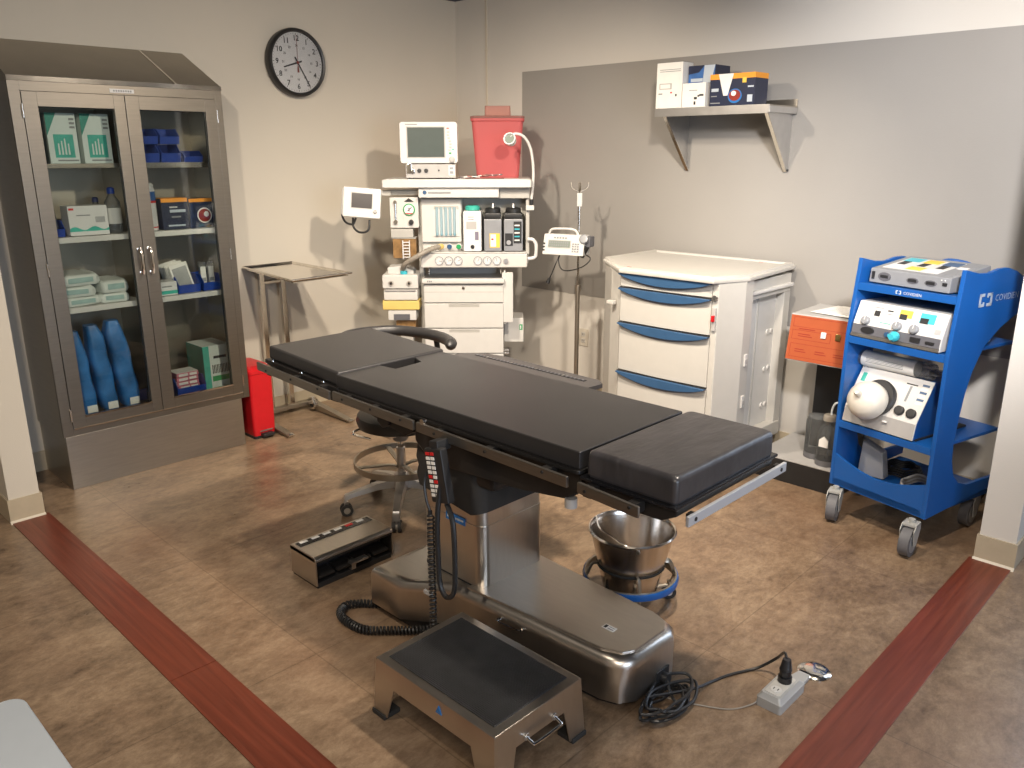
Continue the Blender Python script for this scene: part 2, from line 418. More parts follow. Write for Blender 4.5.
w = MB('alu'); w.box(7.02, 7.08, -4.45, -2.15, 0.5, 0.55); w.box(7.02, 7.08, -4.45, -2.15, 2.15, 2.2)
for y in (-4.45, -3.33, -2.20): w.box(7.02, 7.08, y, y+0.05, 0.5, 2.2)
win2 = struct('window_2', w)
g = MB('window_glass'); g.box(7.047, 7.053, -4.42, -2.18, 0.54, 2.17); g.build('window_pane', win2)
b = MB('wall_cream'); b.box(0.0, 7.0, -6.6, -6.5, 0, 2.6); struct('wall_front', b)
b = MB('wall_cream'); b.box(0.0, 0.60, -3.280, -3.155, 0.0, 2.6); struct('wall_stub_left', b)
b = MB('wall_white'); b.box(3.81, 3.94, -0.640, 0.0, 0.0, 2.6); struct('wall_stub_right', b)
def base(poly):
    m = MB('cove_base'); m.prism(poly, 0.0, 0.105, bev=0.001)
    return m
b = MB('cove_base'); b.box(0.0, 0.008, -6.5, -3.28, 0, 0.105); b.box(0.0, 0.008, -3.155, -0.0, 0, 0.105); struct('baseboard_left', b)
b = MB('cove_base'); b.box(0.0, 3.81, -0.008, 0.0, 0, 0.105); struct('baseboard_back', b)
b = MB('cove_base')
b.prism([(0.0, -3.288), (0.608, -3.288), (0.608, -3.147), (0.0, -3.147), (0.0, -3.1549), (0.6001, -3.1549), (0.6001, -3.2801), (0.0, -3.2801)], 0, 0.11)
b.prism([(0.608, 0.0), (0.622, 0.0), (0.615, 0.006), (0.608, 0.012)], -3.29, -3.145, 'trim_cream', ax='y')
struct('baseboard_stub_left', b)
b = MB('cove_base')
b.prism([(3.802, -0.009), (3.802, -0.648), (3.948, -0.648), (3.948, -0.001), (3.9401, -0.001), (3.9401, -0.6401), (3.8099, -0.6401), (3.8099, -0.009)], 0, 0.11)
b.prism([(-0.648, 0.0), (-0.662, 0.0), (-0.655, 0.006), (-0.648, 0.012)], 3.80, 3.95, 'trim_cream', ax='x')
struct('baseboard_stub_right', b)
b = MB('trim_cream'); b.box(0.303, 0.319, -0.007, 0.0, 0.105, 2.6, bev=0.002)
b.box(0.300, 0.322, -0.009, 0.0, 2.255, 2.268, bev=0.001); struct('trim_3', b)
w = MB('alu'); w.box(4.10, 4.62, 0.02, 0.08, 0.12, 0.17); w.box(4.10, 4.62, 0.02, 0.08, 2.30, 2.35)
for x in (4.10, 4.57): w.box(x, x+0.05, 0.02, 0.08, 0.12, 2.35)
win = struct('window_1', w)
g = MB('window_glass'); g.box(4.14, 4.58, 0.047, 0.053, 0.16, 2.31); g.build('window_pane', win)

# wall outlet by the corner
o = thing('wall_outlet', 'beige duplex wall outlet low on the back wall behind the thin pole', 'outlet', (1.21, 0, 0.42))
b = MB('wall_cream'); b.box(-0.038, 0.038, -0.006, 0.0, -0.058, 0.058, bev=0.002); b.build('cover_plate', o)
for z in (-0.022, 0.022):
    b = MB('beige_plastic'); b.box(-0.016, 0.016, -0.009, -0.005, z-0.014, z+0.014, bev=0.002)
    b.box(-0.008, -0.005, -0.0095, -0.0088, z-0.006, z+0.006, 'ink'); b.box(0.005, 0.008, -0.0095, -0.0088, z-0.006, z+0.006, 'ink')
    b.build('socket', o)

# ================================================================== CLOCK
CY, CZ = -1.308, 2.113
o = thing('wall_clock', 'round black-rimmed wall clock with white face, on the cream wall', 'clock', (0, CY, CZ))
FX = MPX(0, 0, 0)
b = MB('black_plastic', FX)
b.lathe([(0.182, 0.0), (0.190, 0.012), (0.192, 0.045), (0.188, 0.060), (0.180, 0.066), (0.171, 0.062), (0.168, 0.052), (0.168, 0.048), (0.0, 0.048)][:8], n=64)
b.build('case', o)
b = MB('white', FX); b.lathe([(0.1685, 0.044), (0.1685, 0.049)], n=64); fc = b.build('face', o)
b = MB('ink', FX)
for h in range(1, 13):
    a = PI/2 - h*PI/6
    b.text(str(h), 0.042, TM(0.134*math.cos(a), 0.134*math.sin(a), 0.0505), 'ink', bold=True)
    b.text(str(h+12), 0.017, TM(0.094*math.cos(a), 0.094*math.sin(a), 0.0505), 'ink', bold=True)
for k in range(60):
    a = k*PI/30; l = 0.010 if k % 5 == 0 else 0.005
    b.box(-0.0008 - (0.0006 if k % 5 == 0 else 0), 0.0008 + (0.0006 if k % 5 == 0 else 0), 0.162-l, 0.162, 0.0503, 0.0512, M=Matrix.Rotation(a, 4, 'Z'))
b.build('numerals', o)
def hand(name, ang, L, wd, tail, m, z):
    h = MB(m, FX); h.prism([(-wd, -tail), (wd, -tail), (wd*0.7, L), (-wd*0.7, L)], z, z+0.0015, M=Matrix.Rotation(-R(ang), 4, 'Z')); return h.build(name, o)
hand('hour_hand', 252.5, 0.098, 0.0048, 0.03, 'ink', 0.0525)
hand('minute_hand', 150, 0.150, 0.0042, 0.035, 'ink', 0.0545)
h = MB('dark_red', FX); h.prism([(-0.0009, -0.05), (0.0009, -0.05), (0.0007, 0.15), (-0.0007, 0.15)], 0.056, 0.057); h.lathe([(0.008, 0.055), (0.008, 0.058)], n=16); h.prism([(-0.006, -0.055), (0.006, -0.055), (0.003, -0.02), (-0.003, -0.02)], 0.056, 0.057); h.build('second_hand', o)
g = MB('clock_lens', FX)
g.lathe([(0.170, 0.0602), (0.10, 0.0622), (0.01, 0.0628)], n=48); g.build('lens', o)

# ================================================================== STEEL CABINET
cab = thing('supply_cabinet', 'tall stainless steel cabinet with sloped top and two glazed doors, against the cream wall', 'cabinet', (0.2, -2.48, 0))
Y0, Y1, XF = -2.962, -1.985, 0.400
ZB, ZT = 0.272, 1.905
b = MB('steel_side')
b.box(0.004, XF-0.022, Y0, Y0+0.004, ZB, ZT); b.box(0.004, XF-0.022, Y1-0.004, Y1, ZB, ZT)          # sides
b.box(0.004, 0.008, Y0+0.004, Y1-0.004, ZB, ZT, 'steel_dull')                                        # back
b.box(0.008, XF-0.022, Y0+0.004, Y1-0.004, ZT-0.010, ZT-0.004, 'steel_dull')
b.box(0.008, XF-0.022, Y0+0.004, Y1-0.004, ZB+0.004, ZB+0.055, 'steel_dull')
b.box(0.008, XF-0.03, -2.480, -2.472, ZB+0.055, ZT-0.01, 'steel_dull')                                # centre partition
cb = b.build('body', cab, world=True)
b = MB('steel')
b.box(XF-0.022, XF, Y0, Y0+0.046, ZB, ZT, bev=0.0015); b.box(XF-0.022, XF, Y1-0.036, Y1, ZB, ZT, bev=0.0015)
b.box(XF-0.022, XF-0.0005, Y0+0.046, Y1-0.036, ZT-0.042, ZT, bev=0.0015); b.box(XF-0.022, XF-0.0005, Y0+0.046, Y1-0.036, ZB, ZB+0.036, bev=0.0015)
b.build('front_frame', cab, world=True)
b = MB('steel_side'); b.box(0.006, XF, -2.955, -2.035, 0.0, ZB, bev=0.002); b.build('plinth', cab, world=True)
b = MB('steel_dull')
b.prism([(0.004, ZT), (XF, ZT), (XF, ZT+0.020), (0.004, 2.115)], Y0, Y1, ax='y', bev=0.001)
b.box(XF-0.001, XF+0.003, Y0, Y1, ZT+0.0, ZT+0.021, 'steel_bright')
b.build('sloped_top', cab, world=True)
b = MB('steel_bright'); sl = math.atan2(2.115-1.925, -(XF-0.004))
b.prism([(0.01, 2.1125), (XF, 1.9262), (XF, 1.9285), (0.01, 2.1148)], -2.222, -2.212, ax='y'); b.build('highlight_strip', cab, world=True)  # bright strip stands in for a line of light across the slope
b = MB('white'); b.box(XF, XF+0.002, -2.538, -2.426, 1.872, 1.890, bev=0.0008); [b.box(XF+0.002, XF+0.0028, -2.522+0.011*k, -2.515+0.011*k, 1.877, 1.885, 'grey_ink') for k in range(8)]; b.build('label_plate', cab, world=True)
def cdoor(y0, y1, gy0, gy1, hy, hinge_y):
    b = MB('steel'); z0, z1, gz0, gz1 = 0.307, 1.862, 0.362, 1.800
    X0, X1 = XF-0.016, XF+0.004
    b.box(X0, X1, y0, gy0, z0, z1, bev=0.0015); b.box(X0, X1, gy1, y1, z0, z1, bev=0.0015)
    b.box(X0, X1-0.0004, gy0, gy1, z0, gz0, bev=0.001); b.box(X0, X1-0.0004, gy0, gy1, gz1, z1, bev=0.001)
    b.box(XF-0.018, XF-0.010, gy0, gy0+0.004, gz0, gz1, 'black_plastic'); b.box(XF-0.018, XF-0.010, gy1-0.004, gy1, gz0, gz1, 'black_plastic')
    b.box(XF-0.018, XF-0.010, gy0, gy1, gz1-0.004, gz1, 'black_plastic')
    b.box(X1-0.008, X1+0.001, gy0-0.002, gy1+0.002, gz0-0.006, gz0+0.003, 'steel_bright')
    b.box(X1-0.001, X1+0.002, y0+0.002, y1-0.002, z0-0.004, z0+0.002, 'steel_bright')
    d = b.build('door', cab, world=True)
    g = MB('pane_glass'); g.box(XF-0.008, XF-0.005, gy0, gy1, gz0, gz1); g.build('glass_pane', d, world=True)
    h = MB('chrome'); h.tube([(X1, hy, 1.145), (X1+0.022, hy, 1.145)], 0.007); h.tube([(X1, hy, 1.03), (X1+0.022, hy, 1.03)], 0.007)
    h.lathe([(0.011, 0), (0.011, 0.003), (0.007, 0.005)], M=TM(X1, hy, 1.145) @ RY(90), n=14); h.lathe([(0.011, 0), (0.011, 0.003), (0.007, 0.005)], M=TM(X1, hy, 1.03) @ RY(90), n=14)
    h.tube(smoothpts([(X1+0.022, hy, 1.152), (X1+0.029, hy, 1.12), (X1+0.030, hy, 1.087), (X1+0.029, hy, 1.055), (X1+0.022, hy, 1.023)]), 0.0065); h.build('handle', d, world=True)
    for z in (1.78, 1.08, 0.375):
        k = MB('steel_bright'); k.cyl((X1+0.001, hinge_y, z-0.030), (X1+0.001, hinge_y, z+0.030), 0.0055, n=10); k.build('hinge', d, world=True)
cdoor(-2.914, -2.4765, -2.853, -2.527, -2.497, -2.917)
cdoor(-2.4735, -2.023, -2.410, -2.080, -2.448, -2.019)
for i, z in enumerate((1.555, 1.218, 0.884)):
    for y0, y1 in ((Y0+0.006, -2.482), (-2.470, Y1-0.006)):
        b = MB('offwhite' if i else 'steel'); b.box(0.010, 0.345, y0, y1, z-0.022, z-0.002, bev=0.001)
        if not (i == 0 and y0 < -2.5): b.box(0.345, 0.348, y0+0.01, y1-0.01, z-0.026, z, 'offwhite' if i else 'steel_bright')
        b.build('shelf', cab, world=True)

# ---- things inside the cabinet
def cbox(name, label, cat, x0, x1, y0, y1, z0, z1, m, deco, group=None, rz=0):
    """a carton with printed faces; deco(mb, width, height) draws on the +x face"""
    cx, cy = (x0+x1)/2, (y0+y1)/2
    b = MB(m); hw, hd, h = (y1-y0)/2, (x1-x0)/2, z1-z0
    b.box(-hd, hd, -hw, hw, 0, h, bev=0.0015)
    if deco: deco(b, hd, hw, h)
    o = b.build(name); o.location = (cx, cy, z0); o.rotation_euler = (0, 0, R(rz))
    return tag(o, label, cat, group)
def glove_deco(b, hd, hw, h):
    b.prism([(-hw, h), (-hw, h*0.55), (-hw*0.25, h)], hd, hd+0.0012, 'teal_dark', ax='x')
    b.prism([(-hw*0.62, h*0.12), (hw*0.7, h*0.12), (hw*0.7, h*0.58), (-hw*0.62, h*0.58)], hd, hd+0.0012, 'teal', ax='x')
    for k in range(4):
        b.prism([(-hw*0.4+k*hw*0.22, h*0.18), (-hw*0.28+k*hw*0.22, h*0.18), (-hw*0.30+k*hw*0.22, h*(0.40+0.05*(k % 3))), (-hw*0.38+k*hw*0.22, h*(0.40+0.05*(k % 3)))], hd+0.001, hd+0.002, 'glove_white', ax='x')
    b.prism([(-hw*0.5, h*0.08), (hw*0.9, h*0.08), (hw*0.9, h*0.05), (-hw*0.5, h*0.05)], hd, hd+0.0012, 'grey_ink', ax='x')
    for z in (0.70, 0.78, 0.86): b.box(hd, hd+0.001, hw*0.55, hw*0.9, h*z, h*z+0.010, 'grey_ink')
cbox('glove_box', 'white and teal glove carton, left one of the pair on the top cabinet shelf', 'box', 0.17, 0.29, -2.800, -2.670, 1.553, 1.780, 'glove_white', glove_deco, 'glove cartons on the top cabinet shelf')
cbox('glove_box', 'white and teal glove carton, right one of the pair on the top cabinet shelf', 'box', 0.17, 0.29, -2.650, -2.520, 1.553, 1.780, 'glove_white', glove_deco, 'glove cartons on the top cabinet shelf')
def bin_mesh(m, w, d, h):
    b = MB(m); t = 0.003
    b.box(-d/2, d/2, -w/2, w/2, 0, t)
    b.box(-d/2, -d/2+t, -w/2, w/2, 0, h)
    b.prism([(-d/2, 0), (d/2, 0), (d/2+0.008, h*0.55), (d/2-0.03, h), (-d/2, h)], -w/2, -w/2+t, ax='y')
    b.prism([(-d/2, 0), (d/2, 0), (d/2+0.008, h*0.55), (d/2-0.03, h), (-d/2, h)], w/2-t, w/2, ax='y')
    b.prism([(d/2-t, 0), (d/2, 0), (d/2+0.008, h*0.5), (d/2+0.004, h*0.52)], -w/2, w/2, ax='y')
    b.box(d/2-0.035, d/2-0.028, -w/2-0.002, -w/2+0.004, h*0.55, h); b.box(d/2-0.035, d/2-0.028, w/2-0.004, w/2+0.002, h*0.55, h)
    return b
def sbin(label, y, z, w=0.10, d=0.14, h=0.075, x=0.22, m='bin_blue', group='small blue bins stacked on the top cabinet shelf'):
    o = bin_mesh(m, w, d, h).build('storage_bin'); o.location = (x, y, z); return tag(o, label, 'bin', group)
sbin('empty blue bin at the lower left of the small stack on the top cabinet shelf', -2.345, 1.5545, h=0.088)
sbin('empty blue bin in the lower middle of the small stack on the top cabinet shelf', -2.235, 1.5545, h=0.088)
sbin('empty low blue bin by itself at the right end of the top cabinet shelf', -2.118, 1.5545, h=0.056)
sbin('empty blue bin resting on top at the left of the small stack, top cabinet shelf', -2.343, 1.6435)
sbin('empty blue bin resting on top at the right of the small stack, top cabinet shelf', -2.233, 1.6435)
# second shelf
o = bin_mesh('bin_blue', 0.085, 0.12, 0.075).build('storage_bin'); o.location = (0.25, -2.835, 1.2185); tag(o, 'blue bin holding a red-marked packet at the left end of the second cabinet shelf', 'bin')
b = MB('clear_plastic'); b.prism([(-0.03, 0.004), (0.03, 0.004), (0.025, 0.14), (-0.005, 0.165), (-0.03, 0.13)], -0.006, 0.006, bev=0.002, ax='x')
b.prism([(-0.018, 0.07), (0.012, 0.07), (0.008, 0.12), (-0.010, 0.12)], 0.006, 0.0075, 'pink', ax='x')
o = b.build('supply_packet'); o.location = (0.275, -2.835, 1.2225); o.rotation_euler = (0, R(-8), 0); tag(o, 'clear packet with a pink mark standing up in the leftmost second-shelf bin', 'packet')
def wave_deco(b, hd, hw, h):
    pts = [(-hw, h*0.14)] + [(-hw + 2*hw*i/14, h*(0.24 + 0.06*math.sin(i*0.9))) for i in range(15)] + [(hw, h*0.14)]
    b.prism(pts, hd, hd+0.001, 'teal', ax='x')
    for k in range(9): b.box(hd, hd+0.001, hw*0.35+k*0.005, hw*0.35+k*0.005+0.003, h*0.42, h*0.62, 'grey_ink')
    b.box(hd, hd+0.001, -hw*0.95, -hw*0.7, h*0.86, h*0.93, 'red_dot')
    b.box(hd, hd+0.001, -hw*0.6, hw*0.1, h*0.66, h*0.70, 'grey_ink')
cbox('dressing_box', 'white carton with a green wave band on the second cabinet shelf', 'box', 0.20, 0.30, -2.765, -2.585, 1.2185, 1.358, 'white', wave_deco)
def bottle(label, x, y, z, r, h, m, cap, band=None, name='spray_bottle'):
    o = thing(name, label, 'bottle', (x, y, z))
    b = MB(m); b.lathe([(r*0.9, 0), (r, 0.006), (r, h*0.68), (r*0.45, h*0.82), (r*0.42, h*0.86)], n=20)
    if band: b.lathe([(r+0.0006, h*0.2), (r+0.0006, h*0.55)], n=20, m=band)
    b.build('body', o)
    b = MB(cap); b.lathe([(r*0.5, h*0.86), (r*0.5, h*0.97), (r*0.3, h)], n=16); b.build('cap', o)
    return o
bottle('clear bottle with a blue cap behind the divider on the second cabinet shelf', 0.24, -2.535, 1.2185, 0.036, 0.22, 'clear_plastic', 'bin_blue', 'paper')
bottle('low dark bottle beside the clear bottle on the second cabinet shelf', 0.13, -2.575, 1.2185, 0.03, 0.17, 'clear_plastic', 'bin_navy', None)
o = thing('wipe_canister', 'white upright canister with blue and red label on the second cabinet shelf', 'canister', (0.26, -2.375, 1.2185))
b = MB('white'); b.lathe([(0.042, 0), (0.045, 0.005), (0.045, 0.20), (0.040, 0.215)], n=28); b.lathe([(0.0456, 0.150), (0.0456, 0.195)], n=28, m='blue_box'); b.lathe([(0.0458, 0.138), (0.0458, 0.150)], n=28, m='red_dot'); b.lathe([(0.0458, 0.014), (0.0458, 0.020)], n=28, m='red_dot'); b.build('body', o)
b = MB('white'); b.lathe([(0.041, 0.215), (0.041, 0.228), (0.034, 0.236)], n=28); b.build('lid', o)
def navy_deco(b, hd, hw, h):
    b.box(hd, hd+0.001, -hw, hw, h*0.88, h, 'orange_box'); b.box(-hd, hd+0.0005, -hw, hw, h, h+0.001, 'orange_box')
    b.box(hd, hd+0.001, -hw*0.4, hw*0.8, h*0.55, h*0.64, 'silver_print'); b.box(hd, hd+0.001, -hw*0.4, hw*0.2, h*0.70, h*0.74, 'paper'); b.box(hd, hd+0.001, -hw*0.3, hw*0.4, h*0.38, h*0.43, 'grey_ink')
    b.box(hd, hd+0.001, -hw*0.6, hw*0.7, h*0.10, h*0.15, 'silver_print')
cbox('navy_carton', 'navy carton with an orange lid band on the second cabinet shelf', 'box', 0.20, 0.30, -2.318, -2.180, 1.2185, 1.375, 'navy_box', navy_deco)
def round_deco(b, hd, hw, h):
    b.box(hd, hd+0.001, -hw, hw, h*0.88, h, 'orange_box')
    b.prism(circ(hw*0.25, h*0.42, 0.040, 24), hd, hd+0.001, 'paper', ax='x'); b.prism(circ(hw*0.25, h*0.42, 0.034, 24), hd+0.001, hd+0.0018, 'dark_red', ax='x')
    b.prism(circ(hw*0.25+0.01, h*0.46, 0.014, 14), hd+0.0018, hd+0.0025, 'paper', ax='x')
cbox('navy_carton', 'navy carton with a round picture at the right end of the second cabinet shelf', 'box', 0.20, 0.30, -2.172, -2.045, 1.2185, 1.370, 'navy_box', round_deco)
# third shelf: wrapped linens
def linen(label, x, y, z, w, d, h, rz, m='linen'):
    b = MB(m); n = 16; rings = []
    for t, sx in ((0, 0.94), (0.25, 1.0), (0.7, 0.99), (1.0, 0.86)):
        rings.append([(d/2*sx*px*(1+0.03*math.sin(5*k)), w/2*sx*py*(1+0.04*math.cos(3*k)), h*t + (0.004*math.sin(k*2.1) if t > 0.5 else 0)) for k, (px, py) in enumerate(rrect(-1, 1, -1, 1, 0.3, 3))])
    b.loft(rings)
    b.box(d/2*0.99, d/2*1.02, -w*0.3, w*0.3, h*0.25, h*0.7, 'linen_teal', bev=0.001)
    o = b.build('wrapped_linen', smooth=60); o.location = (x, y, z); o.rotation_euler = (0, 0, R(rz)); return tag(o, label, 'linen pack', 'wrapped linen packs on the third cabinet shelf')
linen('pale wrapped linen pack at the bottom of the left pile, third cabinet shelf', 0.22, -2.765, 0.8845, 0.19, 0.20, 0.045, 4)
linen('pale wrapped linen pack in the middle of the left pile, third cabinet shelf', 0.22, -2.775, 0.930, 0.18, 0.20, 0.052, -5)
linen('pale wrapped linen pack topmost on the left pile, third cabinet shelf', 0.22, -2.77, 0.983, 0.20, 0.20, 0.055, 8)
linen('pale wrapped linen pack under the right pile beside the divider, third cabinet shelf', 0.23, -2.600, 0.8845, 0.14, 0.18, 0.048, -6)
linen('pale wrapped linen pack with teal window on top of the right pile, third cabinet shelf', 0.23, -2.605, 0.933, 0.135, 0.18, 0.062, 5)
cbox('small_carton', 'small flat white and green carton at the left of the right-hand third shelf', 'box', 0.22, 0.32, -2.385, -2.292, 0.8845, 0.955, 'white', lambda b, hd, hw, h: (b.box(hd, hd+0.001, -hw, hw, h*0.1, h*0.35, 'teal'), b.box(hd, hd+0.001, -hw*0.7, hw*0.4, h*0.6, h*0.7, 'grey_ink')))
for k, (y, w, lb) in enumerate(((-2.225, 0.12, 'blue bin full of leaning paper envelopes on the third cabinet shelf'), (-2.095, 0.105, 'blue bin of upright clear packets at the right end of the third cabinet shelf'))):
    o = bin_mesh('bin_blue', w, 0.16, 0.085).build('storage_bin'); o.location = (0.235, y, 0.8845); tag(o, lb, 'bin', 'blue bins on the third cabinet shelf')
for k in range(7):
    b = MB('paper'); b.box(-0.002, 0.002, -0.05, 0.05, 0, 0.15 - 0.006*(k % 3), bev=0.0006); b.box(0.002, 0.0026, -0.04, 0.04, 0.01, 0.13, 'clear_plastic')
    o = b.build('paper_envelope'); o.location = (0.175 + k*0.017, -2.235 + 0.002*k, 0.8895); o.rotation_euler = (R(12), R(-6), 0)
    tag(o, ['rearmost', 'second rearmost', 'third from the back', 'middle', 'third from the front', 'second from the front', 'frontmost'][k] + ' pale envelope leaning in the left blue bin, third cabinet shelf', 'envelope', 'envelopes leaning in the blue bin on the third cabinet shelf')
for k, y in enumerate((-2.12, -2.075)):
    b = MB('clear_plastic'); b.box(-0.012, 0.012, -0.018, 0.018, 0, 0.145, bev=0.003); b.box(-0.008, 0.0125, -0.014, 0.014, 0.02, 0.12, 'paper'); b.box(0.0125, 0.0132, -0.012, 0.012, 0.04, 0.06, 'grey_ink')
    o = b.build('supply_packet'); o.location = (0.26, y, 0.888)
    tag(o, ('left' if k == 0 else 'right') + ' upright packet of the two in the right end bin, third cabinet shelf', 'packet', 'upright packets in the third shelf bin')
# bottom
def bundle(label, y0, lean, h, w, x):
    b = MB('wrap_blue'); rings = []
    for t in range(9):
        u = t/8; sc = 1.0 if 0 < t < 7 else (0.85 if t == 0 else 0.62 if t == 8 else 0.9)
        wob = 0.004*math.sin(t*1.9+y0*30)
        rings.append([(x + 0.052*sc*px, y0 + lean*u + w/2*sc*py + wob, 0.333 + h*u) for px, py in rrect(-1, 1, -1, 1, 0.55, 4)])
    b.loft(rings)
    b.box(x+0.052, x+0.0535, y0+lean*0.06-0.018, y0+lean*0.06+0.030, 0.338, 0.375, 'paper')
    o = b.build('wrapped_bundle', smooth=70); return tag(o, label, 'wrapped pack', 'long blue wrapped packs standing in the cabinet bottom')
ZF = ZB+0.055
bundle('long blue wrapped pack at the left end of the cabinet floor', -2.785, -0.030, 0.42, 0.082, 0.24)
bundle('long blue wrapped pack in the middle of the three on the cabinet floor', -2.684, -0.036, 0.44, 0.086, 0.24)
bundle('long blue wrapped pack leaning left, nearest the divider, on the cabinet floor', -2.574, -0.048, 0.45, 0.094, 0.24)
cbox('carton', 'teal and white printed carton standing at the right end of the cabinet floor', 'box', 0.10, 0.30, -2.185, -2.030, ZF, 0.575, 'glove_white',
     lambda b, hd, hw, h: (b.box(hd, hd+0.001, -hw, -hw*0.55, 0, h, 'teal'), b.box(hd, hd+0.001, -hw*0.25, hw*0.7, h*0.70, h*0.76, 'ink'), b.box(hd, hd+0.001, -hw*0.45, hw, h*0.18, h*0.30, 'green'),
                           [b.box(hd, hd+0.001, -hw*0.4+k*0.009, -hw*0.4+k*0.009+0.005, h*0.36, h*0.56, 'ink') for k in range(11)], b.box(-hd, hd, -hw-0.001, -hw, 0, h, 'teal_dark')))
o = bin_mesh('bin_blue', 0.16, 0.18, 0.10).build('storage_bin'); o.location = (0.235, -2.278, ZF); tag(o, 'blue bin of pink labelled packets on the cabinet floor', 'bin')
for k in range(5):
    b = MB('pink'); b.box(-0.055, 0.055, -0.062, 0.062, 0, 0.022, bev=0.003); b.box(0.055, 0.0556, -0.05, 0.0, 0.004, 0.018, 'white'); b.box(0.055, 0.0556, 0.01, 0.05, 0.004, 0.018, 'paper')
    if k == 4: b.box(-0.05, 0.05, -0.06, 0.06, 0.022, 0.024, 'white')
    o = b.build('pink_packet'); o.location = (0.225, -2.278 + 0.003*((k*2) % 3), ZF+0.004+0.0235*k); o.rotation_euler = (0, 0, R(3*(k % 2)))
    tag(o, ['lowest', 'second lowest', 'middle', 'second highest', 'topmost'][k] + ' pink labelled packet of the pile in the cabinet floor bin', 'packet', 'pink packets piled in the cabinet floor bin')
o = bin_mesh('bin_navy', 0.07, 0.12, 0.12).build('storage_bin'); o.location = (0.16, -2.506, ZF); o.name = 'storage_bin'; tag(o, 'dark blue bin just left of the divider on the cabinet floor', 'bin')

# ================================================================== RED BIN
o = thing('pedal_bin', 'slim red pedal waste bin beside the steel cabinet', 'bin', (0.255, -1.895, 0))
b = MB('red')
b.loft([[(x, y, 0.015) for x, y in rrect(-0.115, 0.120, -0.066, 0.066, 0.02)], [(x, y, 0.05) for x, y in rrect(-0.12, 0.125, -0.070, 0.070, 0.022)], [(x, y, 0.385) for x, y in rrect(-0.125, 0.128, -0.073, 0.073, 0.022)]])
b.build('body', o)
b = MB('red'); b.loft([[(x, y, 0.387) for x, y in rrect(-0.127, 0.132, -0.075, 0.075, 0.022)], [(x, y, 0.405) for x, y in rrect(-0.127, 0.132, -0.075, 0.075, 0.022)], [(x, y, 0.43) for x, y in rrect(-0.11, 0.10, -0.06, 0.06, 0.022)]]); b.build('lid', o)
b = MB('black_plastic'); b.loft([[(x, y, 0.0) for x, y in rrect(-0.117, 0.122, -0.068, 0.068, 0.02)], [(x, y, 0.016) for x, y in rrect(-0.117, 0.122, -0.068, 0.068, 0.02)]]); b.build('base', o)
b = MB('black_plastic'); b.box(0.118, 0.158, -0.030, 0.040, 0.012, 0.030, bev=0.004); b.box(0.124, 0.128, -0.035, 0.046, 0.040, 0.047, 'alu'); b.build('pedal', o)

# ================================================================== INSTRUMENT STAND
st = thing('instrument_stand', 'two-post steel instrument stand with flat tray by the cream wall', 'stand', (0.30, -1.60, 0))
b = MB('steel_bright'); Zt = 0.945
tr = [(0.02, -1.755), (0.02, -1.425), (0.68, -1.445), (0.70, -1.835)]
def inset(P, d):
    cx = sum(p[0] for p in P)/4; cy = sum(p[1] for p in P)/4
    return [(p[0] + math.copysign(d, cx-p[0]), p[1] + math.copysign(d, cy-p[1])) for p in P]
q = inset(tr, 0.018)
b.loft([[(x, y, Zt) for x, y in tr], [(x, y, Zt+0.004) for x, y in tr], [(x, y, Zt+0.002) for x, y in inset(tr, 0.010)], [(x, y, Zt-0.012) for x, y in q], [(x, y, Zt-0.014) for x, y in q]][::-1] if False else
       [[(x, y, Zt-0.004) for x, y in tr], [(x, y, Zt+0.003) for x, y in tr], [(x, y, Zt+0.001) for x, y in inset(tr, 0.012)], [(x, y, Zt-0.010) for x, y in q]])
b.prism(inset(tr, 0.012), Zt-0.016, Zt-0.012)
T_ = b.build('tray', st, world=True)
b = MB('steel_bright')
b.tube([(*p, Zt) for p in tr], 0.006, closed=True, n=8); b.build('tray_rim', T_, world=True)
for y in (-1.675, -1.535):
    b = MB('steel_bright'); b.box(0.055, 0.085, y-0.016, y+0.016, 0.045, Zt-0.02, bev=0.003); b.build('post', st, world=True)
b = MB('steel_bright'); b.box(0.07, 0.45, -1.64, -1.62, Zt-0.034, Zt-0.018, bev=0.003); b.box(0.07, 0.45, -1.585, -1.565, Zt-0.034, Zt-0.018, bev=0.003); b.box(0.058, 0.082, -1.67, -1.54, 0.84, 0.855, bev=0.002); b.build('tray_support', st, world=True)
b = MB('steel_dull'); b.box(0.055, 0.105, -1.83, -1.36, 0.035, 0.058, bev=0.003); b.build('crossbar', st, world=True)
for y, x1 in ((-1.80, 0.50), (-1.40, 0.53)):
    b = MB('steel_dull'); b.prism([(0.06, 0.012), (x1, 0.010), (x1, 0.018), (0.10, 0.058), (0.06, 0.058)], y-0.022, y+0.022, ax='y', bev=0.002)
    if y < -1.5: b.box(x1-0.11, x1-0.02, y-0.010, y+0.010, 0.018, 0.020, 'brass')
    f_ = b.build('foot', st, world=True)
    k = MB('chrome'); k.cyl((x1-0.012, y-0.012, 0.012), (x1-0.012, y+0.012, 0.012), 0.012, n=14); k.build('glide', f_, world=True)
k = MB('chrome'); k.cyl((0.16, -1.445, 0.048), (0.16, -1.425, 0.048), 0.030, n=20); k.cyl((0.16, -1.448, 0.048), (0.16, -1.444, 0.048), 0.016, n=16, m='black_plastic')
k.prism([(0.12, 0.055), (0.20, 0.055), (0.17, 0.10), (0.14, 0.10)], -1.450, -1.420, ax='y', bev=0.002); k.build('caster', st, world=True)
for y in (-1.80,):
    k = MB('rubber'); k.cyl((0.09, y-0.012, 0.02), (0.09, y+0.012, 0.02), 0.02, n=14); k.build('caster', st, world=True)
k = MB('rubber'); k.cyl((0.09, -1.39, 0.02), (0.09, -1.365, 0.02), 0.02, n=14); k.build('caster', st, world=True)
